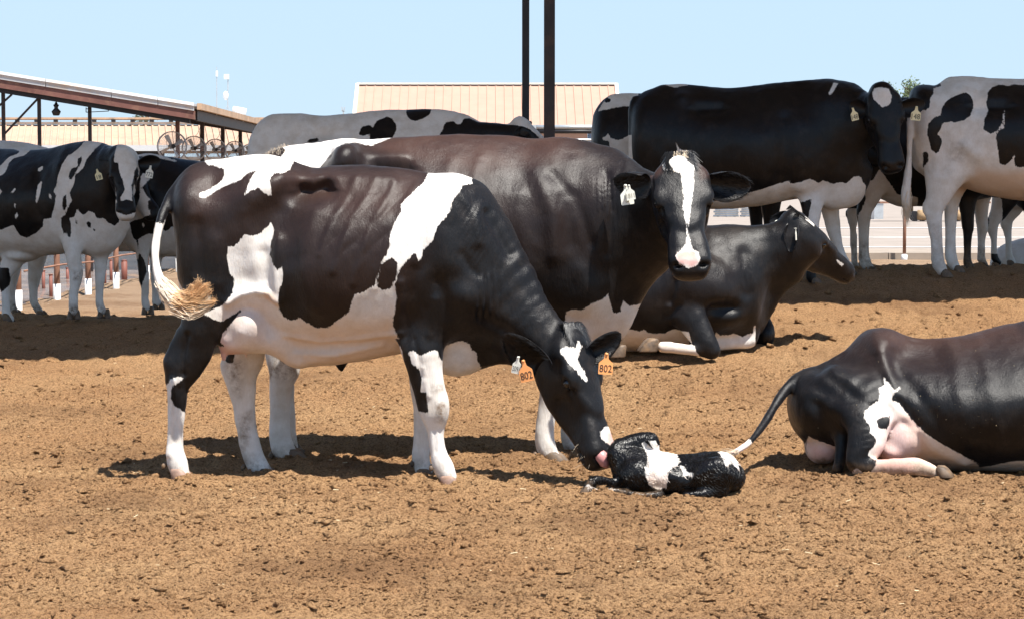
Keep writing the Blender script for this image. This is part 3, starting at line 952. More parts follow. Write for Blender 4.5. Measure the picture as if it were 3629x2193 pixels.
def build_far():
    e0 = at(1252, 447, 108); e1 = at(2199, 447, 108); r0 = at(1267, 302, 115); r1 = at(2184, 300, 115)
    gable('tan_barn', 'long barn with tan ribbed metal roof and pale trim behind the two dark posts', e0[0], e1[0], 108, e0[2], r0[0], r1[0], 115, r0[2], 30,
          M['tan_roof'], .045, dict(wall=M['tan_roof'], gutter=M['galv'], ridge=M['tan_trim']))
    e0 = at(-120, 520, 75); e1 = at(1010, 520, 75); r0 = at(-100, 444, 81); r1 = at(985, 444, 81)
    root = gable('weathered_barn', 'long low barn with streaked weathered roof and white wall behind the barn fans', e0[0], e1[0], 75, e0[2], r0[0], r1[0], 81, r0[2], 46,
          M['rust_roof'], .05, dict(wall=M['wall_white'], gutter=M['wall_white'], ridge=M['tan_trim']))
    a = at(130, 530, 75); b = at(575, 557, 75)
    m = MB(); m.box((a[0], 75.38, b[2]), (b[0], 75.49, a[2])); m.build('opening_shade_panel', M['opening_shade'], root)  # solid dark panel; the opening's inside shade is put into its colour
    m = MB(); y0 = 80.6
    m.box((r0[0], y0, r0[2]+.20), (r1[0], y0+.9, r0[2]+.27)); m.build('ridge_vent', M['eave_tan'], root)
    for k in range(16):
        x = r0[0] + (r1[0]-r0[0])*(k+.5)/16
        m = MB(); m.box((x-.07, y0-.05, r0[2]+.1), (x+.07, y0+.1, r0[2]+.2)); m.build('vent_bracket', M['steel_dark'], root)
    # trees
    tree('palm_tree', 'small dusty tree top showing above the weathered barn ridge', at(518, 425, 125), 0.55, 'leaf_grey', 7, 160, 1.0)
    tree('leafy_tree', 'green tree top between the black cow and the piebald cow at right', at(3228, 330, 95), 0.62, 'leaf', 3, 420, .8)
    # little pole
    a = at(1217, 402, 160); b = at(1217, 381, 160)
    r = empty('utility_pole', (a[0], 160, 0), 'tiny distant pole with forked arms beside the tan barn', 'pole')
    m = MB(); m.bar((a[0], 160, 0), a + [0, 0, .1], .09); m.build('shaft', M['galv'], r)
    m = MB()
    for d in (-.16, -.05, .12): m.bar(a, b + [d, 0, .02], .045)
    m.bar(a + [-.18, 0, .18], a + [.14, 0, .12], .045)
    m.build('arm', M['galv'], r)
    # gravel yard and kerb
    m = MB(); x0, x1 = 1.0, 60
    m.add([(1.0, 46, .012), (60, 46, .012), (160, 400, .012), (-30, 400, .012)], [(0,1,2,3)])
    tag(m.build('gravel_road', M['gravel']), kind='structure')
    for i in range(14):
        m = MB(); xa = 1.0 + i * 3.0
        m.box((xa, 39.9, -.05), (xa + 2.985, 40.25, .13)); 
        o = m.build('kerb', M['kerb']); o['kind'] = 'structure'
    m = MB(); m.add([(1.0, 40.25, .03), (43, 40.25, .03), (43, 46.2, .03), (1, 46.2, .03)], [(0,1,2,3)])
    tag(m.build('feed_lane', M['kerb']), kind='structure')
    # wire fence above the kerb
    r = empty('wire_fence', (7, 40.6, 0), 'thin wire fence with one brown pipe post in a white footing behind the right cows', 'fence')
    for k, z in enumerate((.22, .40, .58)):
        m = MB(); m.tube([(1, 40.6, z), (40, 40.6, z)], .009, 5); m.build('wire', M['wire'], r)
    for px in (2492, 3206, 3950):
        p = at(px, 800, 39.7); m = MB()
        m.tube([(p[0], 39.7, 0), (p[0], 39.7, 1.25)], .032, 10); f = m.build('post', M['rust_post'], r, True)
        m = MB(); m.tube([(p[0], 39.7, -.05), (p[0], 39.7, .10), (p[0], 39.7, .115)], [.058, .058, .03], 12); m.build('footing', M['white_paint'], f, True)
    # rails behind the far white cow
    r = empty('stock_rails', (1, 30, 0), 'pale steel stock rails seen right of the thick dark post', 'fence')
    for y, w, mt in ((452, .055, 'galv'), (467, .05, 'steel_dark'), (497, .03, 'galv'), (700, .05, 'galv')):
        a = at(1900, y, 30); b = at(2170, y, 30); m = MB(); m.tube([a, b], w/2*1.2, 8); m.build('rail', M[mt], r, True)
    for px in (1905, 2090, 2170):
        a = at(px, 455 if px != 2090 else 470, 30); m = MB(); m.tube([(a[0], 30.08, -.1), (a[0], 30.08, a[2])], .03, 8); m.build('post', M['galv'], r, True)
    # stacked pipes
    Y = 97
    for b0, b1, lab in ((2528, 2618, 'stack of silver pipe panels left of the black cow leg'), (2622, 2700, 'stack of long silver pipes beside the black cow leg')):
        a = at(b0, 766, Y); b = at(b1, 766, Y)
        r = empty('pipe_stack', (a[0], Y, 0), lab + ', far on the gravel', 'pipes', 'stacked silver pipes on the gravel')
        for k in range(5):
            m = MB(); z = .05 + k * .095; off = (k % 2) * .06
            m.tube([(a[0] + off, Y - .1*k*.3, z), (b[0] - off*.5, Y - .1*k*.3, z)], .043, 8); m.build('pipe', M['galv'], r, True)
        for k in range(3):
            m = MB(); x = a[0] + (b[0]-a[0])*(k+.5)/3; m.box((x-.03, Y-.35, 0), (x+.03, Y+.3, .004 + .01)); m.build('skid', M['steel_dark'], r)
    # machinery parked beyond the lane
    Y = 90
    a = at(3118, 768, Y); r = empty('feed_bin', (a[0], Y, 0), 'grey steel box standing on the gravel behind the white leg', 'bin')
    s0 = at(3098, 768, Y); s1 = at(3131, 722, Y)
    m = MB(); m.box((s0[0], Y, .0), (s1[0], Y+.8, s1[2])); m.build('box', M['galv'], r)
    m = MB(); m.box((s0[0]-.03, Y-.03, s1[2]), (s1[0]+.03, Y+.83, s1[2]+.04)); m.build('lid', M['galv_pale'], r)
    Y = 84
    a = at(3225, 768, Y); b = at(3420, 768, Y)
    r = empty('farm_wagon', ((a[0]+b[0])/2, Y, 0), 'low flat wagon with yellow hood and dull brown bundles behind the right cows', 'wagon')
    z = at(3225, 722, Y)[2]
    m = MB(); m.box((at(3120, 700, Y)[0], Y, z), (b[0]+1, Y+1.2, z+.07)); m.build('deck', M['rust_post'], r)
    y0 = at(3375, 706, Y); y1 = at(3412, 676, Y)
    m = MB(); m.add([(y0[0]-.1, Y, z+.07), (y1[0]+.1, Y, z+.07), (y1[0]+.05, Y+.1, y1[2]), (y0[0]+.08, Y+.1, y1[2]-.03),
                     (y0[0]-.1, Y+.9, z+.07), (y1[0]+.1, Y+.9, z+.07), (y1[0]+.05, Y+.8, y1[2]), (y0[0]+.08, Y+.8, y1[2]-.03)],
                    [(0,1,2,3),(7,6,5,4),(0,4,5,1),(1,5,6,2),(2,6,7,3),(3,7,4,0)]); m.build('hood', M['yellow'], r)
    for px in (3245, 3272, 3372, 3398):
        p = at(px, 740, Y); m = MB(); m.tube([(p[0], Y+.05, .22), (p[0], Y+.35, .22)], .2, 14); m.build('wheel', M['steel_dark'], r)
    for i, px in enumerate((3262, 3290, 3385)):
        p = at(px, 740, Y); m = MB(); m.tube([(p[0]-.16, Y-.3, .26), (p[0]+.14, Y-.3, .26)], [.2, .21], 12); m.build('bundle', M['hay'], r, True)

def tree(name, label, c, R, mat, seed, n, flat):
    r_ = np.random.default_rng(seed)
    root = empty(name, (c[0], c[1], 0), label, 'tree')
    m = MB(); m.tube([(c[0], c[1], 0), (c[0]+.05, c[1], c[2]*.5), (c[0], c[1], c[2])], [.16, .12, .06], 8)
    m.build('trunk', M['bark'], root, True)
    for k in range(4):
        m = MB(); a = r_.uniform(0, 6.28); e = c + np.array([math.cos(a)*R*.7, math.sin(a)*R*.7, R*.4])
        m.tube([c - [0, 0, R*.5], (c + e)/2 + [0, 0, .05], e], [.06, .04, .015], 6); m.build('limb', M['bark'], root, True)
    V = []; F = []
    cl = [(c + r_.normal(0, 1, 3) * [R*.85, R*.85, R*.42*flat], R * r_.uniform(.25, .5)) for _ in range(16)]
    for k in range(n * 4):
        q, rr = cl[r_.integers(len(cl))]
        p = q + r_.normal(0, .5, 3) * rr
        a = r_.normal(0, 1, 3); a /= np.linalg.norm(a); b = np.cross(a, r_.normal(0, 1, 3)); b /= np.linalg.norm(b)
        s = R * r_.uniform(.05, .12); i = len(V)
        V += [p - a*s, p + b*s*.6, p + a*s, p - b*s*.6]; F += [(i, i+1, i+2, i+3)]
    mesh_obj('crown', V, F, M[mat], root)

# ------------------------------------------------------------------ left lane, pipe fence and bollards
def build_lane():
    m = MB(); m.add([(-9.6, 19, .004), (-5.62, 19, .004), (-5.62, 62, .004), (-9.6, 62, .004)], [(0,1,2,3)])
    m = MB()
    xs = np.linspace(-9.8, -5.66, 30); ys = np.linspace(20, 60, 160)
    X, Y = np.meshgrid(xs, ys); Z = ground_z(X.ravel(), Y.ravel(), False) + .022 - .03 * sstep(-5.85, -5.66, X.ravel())
    i = np.arange(X.size).reshape(X.shape)
    Q = np.stack([i[:-1, :-1], i[:-1, 1:], i[1:, 1:], i[1:, :-1]], -1).reshape(-1, 4)
    np_mesh('lane', np.stack([X.ravel(), Y.ravel(), Z], -1), Q, M['wet_lane'])['kind'] = 'structure'
    r = empty('pipe_fence', (-5.4, 27, 0), 'rusty pipe fence with white-painted post feet receding between the left cows legs', 'fence')
    rows = [(66, 1091, 24.1), (203, 1066, 25.6), (313, 1044, 27.1), (412, 1018, 29.0), (520, 990, 31.5), (632, 960, 34.7), (680, 940, 37.4)]
    P = [at(a, b, Y) for a, b, Y in rows]
    for p in P:
        m = MB(); g = p[2]
        m.tube([(p[0], p[1], -.3), (p[0], p[1], 1.15)], .036, 12); f = m.build('post', M['rust_post'], r, True)
        m = MB(); m.tube([(p[0], p[1], -.3), (p[0], p[1], g + .20)], .043, 12); m.build('painted_foot', M['white_paint'], f, True)
    for z, w in ((.42, .012), (.78, .014), (1.08, .014)):
        m = MB(); m.tube([(p[0]+.07, p[1], z + .01*((i % 2)*2-1)) for i, p in enumerate(P)], w, 7); m.build('rail', M['rust_post'], r, True)
    spots = [(181, 1078, 26.8), (155, 1060, 28), (240, 1040, 31), (372, 1022, 30), (394, 1012, 31), (441, 1012, 31.5), (135, 1065, 29), (285, 1030, 32)]
    labs = ['thin red bollard left of the white front leg', 'thin red bollard standing farthest left but one in the wet lane', 'short red bollard seen between the spotted front legs',
            'short red bollard between two white-footed fence posts', 'red bollard just right of a white-footed post', 'widest red bollard beside the wet lane, right of the last white foot',
            'leftmost thin red bollard by the wet lane', 'red bollard behind the spotted cow right front leg']
    for (px, py, Y), lb in zip(spots, labs):
        p = at(px, py, Y); m = MB(); m.tube([(p[0], Y, -.1), (p[0], Y, p[2] + .36)], .022 if px != 441 else .045, 10)
        m.tube([(p[0], Y, p[2] + .3601), (p[0], Y, p[2] + .375)], [.024 if px != 441 else .048, .03], 10)
        o = m.build('bollard', M['red'], None, True, origin=(p[0], Y, 0)); tag(o, lb, 'bollard', 'red bollards in the wet lane')
    # loose earth heap beyond the lane
    xs = np.linspace(-15, -7.5, 60); ys = np.linspace(38, 56, 60)
    X, Y = np.meshgrid(xs, ys); X = X.ravel(); Y = Y.ravel()
    Z = .35*np.exp(-(((X+11)/2.2)**2+((Y-46)/4)**2)) + .25*np.exp(-(((X+8.8)/1.0)**2+((Y-50)/3)**2)) + .05*noise2(X, Y, 1.7, 40) - .06
    i = np.arange(3600).reshape(60, 60)
    Q = np.stack([i[:-1, :-1], i[:-1, 1:], i[1:, 1:], i[1:, :-1]], -1).reshape(-1, 4)
    np_mesh('earth_heap', np.stack([X, Y, Z], -1), Q, M['dirt'])['kind'] = 'structure'

M['red'] = simple('faded_red_paint', (0.20, 0.07, 0.05), 0.6, var=0.2)
SHADE_V = (-2.62, 3.6)
# ------------------------------------------------------------------ cow builder
class Cow:
    def __init__(s, label, Yc, base_px, vox=0.012, group=None, name='cow', category='cow', wet=False, base_dY=0.0):
        s.Yc = Yc; s.vox = vox; s.prims = []; s.paint = []; s.wet = wet
        b = at(base_px, 900, Yc); g = gz(b[0], Yc)
        s.root = empty(name, (b[0], Yc, g), label, category, group)
        s.folds = []; s.strokes = []; s.brown = None; s.hoofs = []
        s.pts = []
    def P(s, px, py, dY=0.0):
        return at(px, py, s.Yc + dY)
    def m(s, px, dY=0.0):
        return px * (s.Yc + dY) / FPX
    def torso(s, rows, k=0.05, tap=0.22, sub=4, fall=2.0):
        st = []
        for px, top, bot, dY, w in rows:
            c = s.P(px, (top + bot) / 2, dY)
            st.append([*c, s.m((bot - top) / 2, dY), w])
        s._t(st, k, tap, sub, fall=fall, cap=.22)
    def limb(s, rows, lat=0.8, k=0.05, sub=3, op='add'):
        st = []
        rows = [list(q) for q in rows]
        if len(rows) >= 7 and rows[-1][1] - rows[0][1] > 150 and rows[-1][3] < 60 and rows[-1][3] > 12:
            rows[-1][3] *= .80; rows[-2][3] *= .92
        for row in rows:
            px, py, dY, r = row[:4]
            la = row[4] if len(row) > 4 else lat
            if r < 48 and len(rows) >= 7: r = r * .94
            c = s.P(px, py, dY); h = s.m(r, dY)
            st.append([*c, h, h * la])
        s._t(st, k, 0.0, sub, op)
    def _t(s, st, k, tap, sub, op='add', fr=ID, fall=2.0, cap=1.0, pw=2.0):
        st = np.array(st)
        s.prims.append(('t', st, k, tap, sub, op, fr, fall, cap, pw))
        for q in st:
            w = fr.to_world(q[:3]); R = max(q[3:5]) * fr.sc + 0.05
            if op == 'add': s.pts += [w - R, w + R]
    def blob(s, px, py, dY, rx, rz, ry, rot=0, k=0.05, op='add'):
        c = s.P(px, py, dY); r = (s.m(rx, dY), ry, s.m(rz, dY))
        s.prims.append(('b', c, r, math.radians(rot), k, op, ID))
        if op == 'add': s.pts += [c - max(r), c + max(r)]
    def head(s, px, py, dY, F, U, sc=1.0, eyes=True, wide=1.0):
        F = np.array(F, float); F /= np.linalg.norm(F)
        U = np.array(U, float); U -= F * (U @ F); U /= np.linalg.norm(U)
        L = np.cross(U, F)
        fr = Frame(s.P(px, py, dY), F, L, U, sc)
        s.hf = fr
        st = []
        for x, zt, zb, w in ((-.05, -.03, -.13, .045), (-.02, .000, -.160, .070), (.04, .010, -.205, .092), (.11, .008, -.245, .106), (.18, .0, -.250, .106),
                             (.25, -.012, -.240, .092), (.32, -.022, -.218, .075), (.39, -.030, -.196, .070), (.45, -.036, -.182, .073), (.50, -.044, -.176, .078), (.533, -.060, -.166, .070)):
            st.append([x, 0, (zt + zb) / 2, (zt - zb) / 2, w * 1.05 * wide])
        s._t(st, .02, 0.0, 3, 'add', fr, pw=2.9)
        def hb(c, r, rot=0, k=.02, op='add'):
            s.prims.append(('b', np.array(c) * [1, 1.05 * wide, 1], (r[0], r[1] * wide, r[2]), math.radians(rot), k * sc, op, fr))
            if op == 'add':
                w_ = fr.to_world(np.array(c)); R_ = max(r) * sc + .04; s.pts += [w_ - R_, w_ + R_]
        # flat broad forehead, poll, brows, cheeks, nose bridge, muzzle
        hb((.09, 0, -.022), (.14, .115, .030), 3, .04)
        hb((.24, 0, -.032), (.12, .074, .026), 5, .03)
        hb((-.015, 0, -.004), (.045, .060, .030), 20, .03)
        hb((-.060, 0, -.045), (.040, .052, .055), 0, .03)
        for y in (-1, 1):
            hb((.172, y * .096, -.036), (.050, .026, .030), -8, .03)
            hb((.10, y * .058, -.145), (.095, .038, .078), 12, .05)
            hb((.04, y * .078, -.05), (.04, .026, .035), 0, .04)
            hb((.44, y * .040, -.075), (.085, .034, .040), -6, .03)
            hb((.505, y * .047, -.085), (.042, .032, .044), 0, .025)
            hb((.492, y * .052, -.122), (.045, .022, .030), 0, .02)
            hb((.190, y * .119, -.050), (.025, .018, .018), 0, .012, 'sub')
            hb((.30, y * .085, -.125), (.075, .016, .045), 8, .04, 'sub')
            hb((.25, y * .087, -.06), (.07, .010, .014), -20, .02, 'sub')
            hb((.540, y * .046, -.070), (.016, .022, .012), 40, .010, 'sub')
        hb((.475, 0, -.138), (.060, .052, .024), 0, .03)
        hb((.520, 0, -.064), (.022, .045, .020), 0, .02)
        for y in (-1, 1):
            s._t([[.39, y * .072 * wide, -.142, .0045, .010], [.46, y * .084 * wide, -.138, .006, .012], [.53, y * .066 * wide, -.132, .006, .012]], .006, 0, 2, 'sub', fr)
        s._t([[.548, -.050, -.134, .006, .014], [.552, .050, -.134, .006, .014]], .006, 0, 1, 'sub', fr)
        if eyes:
            for y in (-1, 1):
                m = MB(); c = fr.to_world((.188, y * .1045 * wide, -.048))
                m.sphere(c, .0215 * sc, 14, 10)
                m.build('eye', M['eye'], s.root, True)
                m = MB()
                pts = [fr.to_world((.187 + .027 * math.cos(a), y * wide * (.1145 - .006 * abs(math.cos(a))), -.047 + .017 * math.sin(a))) for a in np.linspace(.25, math.pi - .2, 8)]
                m.tube(pts, [.002 * sc] + [.0055 * sc] * 6 + [.002 * sc], 6); m.build('eyelid', M['hair_black'], s.root, True)
        return fr
    def white(s, poly, dY=-0.3, yr=None, soft=None): s.paint.append(('white', 1, poly, dY, yr, soft))
    def black(s, poly, dY=-0.3, yr=None): s.paint.append(('white', -1, poly, dY, yr, None))
    def soft(s, ch, poly, soft=0.03, val=1.0, dY=-0.3, yr=None): s.paint.append((ch, val, poly, dY, yr, soft))
    def fold(s, poly, amp, wl, ang=90, dY=-0.3, wob=0.6, edge=.05):
        """skin folds: ridges running along screen angle ang (degrees), wavelength wl in metres"""
        s.folds.append((poly, amp, wl, math.radians(ang), dY, wob, edge))
    def relief(s, pts, w, amp, dY=-0.3, yr=None, up=None, lat=False):
        """a raised (+) or sunken (-) stroke on the skin; w = half width px, up = different half width above the stroke"""
        s.strokes.append((pts, w, amp, dY, yr, up, lat))
    def top(s, px, dY=0.0, dx=.02):
        """highest skin point above a spot on the back"""
        q = s.P(px, 500, dY); m_ = (np.abs(s.V[:, 0] - q[0]) < dx) & (np.abs(s.V[:, 1] - q[1]) < dx)
        if not m_.any(): return s.P(px, 500, dY)
        c = s.V[m_]; return c[np.argmax(c[:, 2])].copy()
    def build(s, brown=None, relax_it=2):
        pts = np.array(s.pts)
        lo = pts.min(0) - .04; hi = pts.max(0) + .04
        f = Field(lo, hi, s.vox)
        for p in s.prims:
            if p[5] == 'sub': continue
            s._do(f, p)
        for p in s.prims:
            if p[5] == 'sub': s._do(f, p)
        V, Q = surface_nets(f.F, f.lo, s.vox)
        V = relax(V, Q, relax_it, 0.5)
        N = vnormals(V, Q)
        def sd_of(poly, dY):
            Y = s.Yc + dY
            W = np.array([at(a, b, Y) for a, b in poly])
            return poly_sd(V[:, [0, 2]], W[:, [0, 2]])
        # broad muscle and skin unevenness, then the folds
        disp = 0.0035 * noise3(V, 7.0, 3) + 0.0022 * noise3(V, 16.0, 5) + 0.0011 * noise3(V * [1, 1, .6], 34.0, 6)
        side = sstep(-.05, .30, np.abs(N[:, 1]))
        wob2 = 1 + .12 * noise3(V, 9.0, 20)
        latd = np.zeros(len(V))
        for pts_, w, amp, dY, yr, up, lat in s.strokes:
            L = np.array([at(a, b, s.Yc + dY) for a, b in pts_])[:, [0, 2]]
            P2 = V[:, [0, 2]]
            if len(L) == 1: L = np.vstack([L, L + 1e-4])
            best = np.full(len(P2), 9.0); bz = np.zeros(len(P2))
            for a, b in zip(L[:-1], L[1:]):
                e = b - a; t_ = np.clip(((P2 - a) @ e) / max(e @ e, 1e-12), 0, 1)
                q = P2 - a - t_[:, None] * e; d_ = np.hypot(q[:, 0], q[:, 1])
                m_ = d_ < best; best = np.where(m_, d_, best); bz = np.where(m_, q[:, 1], bz)
            wd = s.m(w, dY)
            if up: wd = wd + (s.m(up, dY) - wd) * sstep(-.012, .012, bz)
            k_ = amp * np.exp(-(best / (wd * wob2)) ** 2) * side
            if yr is not None: k_ = k_ * ((V[:, 1] - s.Yc >= yr[0]) & (V[:, 1] - s.Yc <= yr[1]))
            if lat: latd = latd + k_ * np.sign(N[:, 1])
            else: disp = disp + k_
        for poly, amp, wl, ang, dY, wob, edge in s.folds:
            sd = sd_of(poly, dY)
            msk = sstep(0, edge, sd) * (N[:, 1] < 0.2)
            u = V[:, 0] * math.sin(ang) - V[:, 2] * math.cos(ang)
            ph = 2 * math.pi * u / wl + wob * 3.0 * noise3(V, 6.5, 9) + wob * noise3(V, 15, 10)
            br = 0.35 + 0.65 * np.clip(noise3(V * [1, 1, .5], 11, 12) + .5, 0, 1)
            disp = disp + amp * msk * br * (-(np.abs(np.sin(ph / 2)) ** 0.7) * -1 - 0.62)
        V = V + N * disp[:, None]
        V[:, 1] += latd
        n = len(V)
        A = {'white': np.full(n, -1.0), 'pink': np.zeros(n), 'dirt': np.zeros(n), 'tan': np.zeros(n), 'brown': np.zeros(n)}
        if brown is not None: A['brown'] = brown(V)
        yrel = V[:, 1] - s.Yc
        for ch, val, poly, dY, yr, soft in s.paint:
            sd = sd_of(poly, dY)
            msk = np.ones(n, bool)
            if yr is not None: msk = (yrel >= yr[0]) & (yrel <= yr[1])
            if ch == 'white':
                sd = sd * 1.5
                if val > 0: A['white'] = np.where(msk, np.maximum(A['white'], sd), A['white'])
                else: A['white'] = np.where(msk, np.minimum(A['white'], -sd), A['white'])
            else:
                w = sstep(-soft * .5, soft * .5, sd) * msk
                A[ch] = A[ch] * (1 - w) + val * w
        A['white'] = np.clip(A['white'], -.2, .2)
        s.V = V; s.N = N
        s.body = np_mesh('body', V, Q, M['coat_wet'] if s.wet else M['coat'], s.root, A)
        return s
    def _do(s, f, p):
        if p[0] == 't': f.tube(p[1], p[2], p[5], p[6], p[4], p[3], p[7], p[8], p[9])
        else: f.blob(p[1], p[2], p[3], p[4], p[5], p[6])
    # ---- parts
    def hoof(s, px, py, dY, d=1, ln=46, h=34, mat='hoof', w=0.105):
        """two-toed hoof; (px, py) = middle of the sole seen in the photo, d = +1 toe to the right, 0 toe to the viewer"""
        c = s.P(px, py, dY); L = s.m(ln, dY) * 1.16; H = s.m(h, dY) * 1.3; w = w * 1.1
        fx = np.array([d, -0.25, 0.0]) if d else np.array([0.15, -1.0, 0])
        fx /= np.linalg.norm(fx); fy = np.array([-fx[1], fx[0], 0])
        m = MB()
        for sgn in (-1, 1):
            n = 12; rings = []
            vs = []
            for t, sc_, sh in ((0, .95, 0.0), (.10, 1.0, -.01), (.55, .84, -.14), (.95, .68, -.26), (1.15, .42, -.30)):
                for k in range(n):
                    a = 2 * math.pi * k / n
                    x = math.cos(a) * L * .58 * sc_ * (1.06 if math.cos(a) > 0 else .86) + L * (sh + .08)
                    y = math.sin(a) * w * .245 * sc_ * (1 - .25 * max(math.cos(a), 0)) + sgn * w * .235
                    vs.append(c + fx * x + fy * y + np.array([0, 0, H * t + .002]))
            fs = []
            for j in range(4):
                for k in range(n):
                    k2 = (k + 1) % n; fs.append((j*n+k, j*n+k2, (j+1)*n+k2, (j+1)*n+k))
            fs.append(tuple(range(n))[::-1]); fs.append(tuple(4*n+k for k in range(n)))
            m.add(vs, fs)
        return m.build('hoof', M[mat], s.root, True)
    def dewclaw(s, px, py, dY, r=9):
        m = MB()
        for sg in (-1, 1):
            c = s.P(px, py, dY) + np.array([0, sg * .024, 0]); R_ = s.m(r, dY)
            m.sphere(c, R_, 8, 6, (.85, .8, 1.15))
        return m.build('dewclaw', M['hoof'], s.root, True)
    def ear(s, base, tip, open_dir, width, hair=40, cup=.5, thick=.010, white=-.1, mat='coat', seed=1, length_pow=.8):
        b = s.P(*base); t = s.P(*tip)
        a = t - b; L = np.linalg.norm(a); a /= L
        o = np.array(open_dir, float); o -= a * (o @ a); o /= np.linalg.norm(o)
        w = np.cross(a, o)
        nu, nv = 15, 13
        def S(u, v, th):
            hw = width * .5 * (math.sin(math.pi * (0.10 + .90 * u) ** length_pow) ** .50 if u < .999 else .0)
            hw = max(hw, width * .10 * (1 - u) + .001)
            roll = cup * (1.25 - .7 * u)
            ang = v * (math.pi * .5) * min(1.0, roll * 1.7)
            y = math.sin(ang) / max(math.sin(math.pi*.5*min(1.0, roll*1.7)), .2) * hw
            z = (1 - math.cos(ang)) * hw * (1.0 + .5 * (1 - u))
            p = b + a * (L * u) + w * y + o * (z - .35 * hw * (1 - u) - .10 * L * u * u)
            return p - o * th * (1 - .6 * v * v) * (1 - .5 * u)
        vs = [S(u, v, 0) for u in np.linspace(0, 1, nu) for v in np.linspace(-1, 1, nv)]
        vs += [S(u, v, thick) for u in np.linspace(0, 1, nu) for v in np.linspace(-1, 1, nv)]
        fs = []; N = nu * nv
        for i in range(nu - 1):
            for j in range(nv - 1):
                q = (i*nv+j, i*nv+j+1, (i+1)*nv+j+1, (i+1)*nv+j)
                fs.append(q); fs.append(tuple(x + N for x in q[::-1]))
        for i in range(nu - 1):
            for j in (0, nv - 1):
                q = (i*nv+j, (i+1)*nv+j, (i+1)*nv+j+N, i*nv+j+N); fs.append(q if j == 0 else q[::-1])
        for j in range(nv - 1):
            fs.append((j, j+N, j+1+N, j+1)); k = (nu-1)*nv
            fs.append((k+j, k+j+1, k+j+1+N, k+j+N))
        e = mesh_obj('ear', vs, fs, M[mat], s.root, True)
        at_ = e.data.attributes.new('white', 'FLOAT', 'POINT')
        at_.data.foreach_set('value', np.full(len(vs), white, np.float32))
        if hair:
            r = np.random.default_rng(seed); m = MB()
            for i in range(hair * 4):
                u = r.uniform(.08, .9); v = r.uniform(-1, 1) if i % 2 else r.choice([-1, 1]) * r.uniform(.8, 1)
                p = S(u, v, -.001)
                d = a * r.uniform(.5, 1.0) + o * r.uniform(.1, .5) + w * (-v * .4 + r.normal(0, .15)); d /= np.linalg.norm(d)
                ln = r.uniform(.010, .026) * (width / .12)
                m.tube([p, p + d * ln * .55, p + (d + a * .35 - o * .15) * ln * .95], [.0008, .0006, .0002], 3, False)
            m.build('ear_hair', M['hair_black'] if white < 0 else M['hair_cream'], e)
        return e
    def strands(s, name, mat, roots, curves, r0=.0016, parent=None):
        m = MB()
        for c in curves: m.tube(c, np.linspace(r0, .0003, len(c)).tolist(), 3, False)
        return m.build(name, M[mat], parent or s.root)
    def ear_tag(s, top, dY, w, h, tilt=0, yaw=0, mat='tag_pale', text='', tsize=.42, trot=0, neck=.28, label=None, ink='ink'):
        """flat numbered tag hanging from px point top; w, h in px; tilt degrees clockwise"""
        c = s.P(top[0], top[1], dY); W = s.m(w, dY); H = s.m(h, dY)
        ti, ya = math.radians(tilt), math.radians(yaw)
        X = np.array([math.cos(ya), math.sin(ya), 0]); Z = np.array([0, 0, 1.0]); N = np.array([math.sin(ya), -math.cos(ya), 0])
        x_ = X * math.cos(ti) - Z * math.sin(ti); z_ = Z * math.cos(ti) + X * math.sin(ti)
        out = [(-.11, .0), (-.13, -.10), (-.17, -neck), (-.46, -neck - .17), (-.5, -neck - .22), (-.5, -.96), (-.46, -1.0), (.46, -1.0), (.5, -.96), (.5, -neck - .22), (.46, -neck - .17), (.17, -neck), (.13, -.10), (.11, .0)]
        th = .0032
        f = [c + x_ * (p * W) + z_ * (q * H) + N * th/2 for p, q in out]; b = [v - N * th for v in f]
        n = len(out)
        fs = [tuple(range(n)), tuple(range(2*n-1, n-1, -1))] + [(i, n+i, n+(i+1) % n, (i+1) % n) for i in range(n)]
        o = mesh_obj('ear_tag', f + b, fs, M[mat], s.root)
        if label: o['label'] = label
        m = MB(); q = c - z_ * H * .05; m.tube([q + N*.002, q + N*.007], [W*.10, W*.08], 10); m.tube([q - N*.012, q - N*.004], [W*.10, W*.10], 10)
        m.build('tag_button', M[mat], o, True)
        if text:
            cu = bpy.data.curves.new('num', 'FONT'); cu.body = text; cu.size = 1.0; cu.align_x = 'CENTER'; cu.align_y = 'CENTER'; cu.resolution_u = 3; cu.offset = 0.0
            to = bpy.data.objects.new('num', cu); COL.objects.link(to)
            dg = bpy.context.evaluated_depsgraph_get()
            me = bpy.data.meshes.new_from_object(to.evaluated_get(dg))
            bpy.data.objects.remove(to); bpy.data.curves.remove(cu)
            co = np.array([v.co[:] for v in me.vertices])
            mn, mx = co.min(0), co.max(0)
            sc_ = min(W * .86 / (mx[0] - mn[0]), H * tsize / (mx[1] - mn[1])); sy = H * tsize / (mx[1] - mn[1]); sx = min(sy, W * .86 / (mx[0] - mn[0]))
            ctr = (mn + mx) / 2; cen = c - z_ * H * .72
            vs = [cen + x_ * ((v[0] - ctr[0]) * sx) + z_ * ((v[1] - ctr[1]) * sy) + N * (th/2 + .0012) for v in co]
            fs = [tuple(p.vertices) for p in me.polygons]
            bpy.data.meshes.remove(me)
            mesh_obj('tag_number', vs, fs, M[ink], o)
        return o

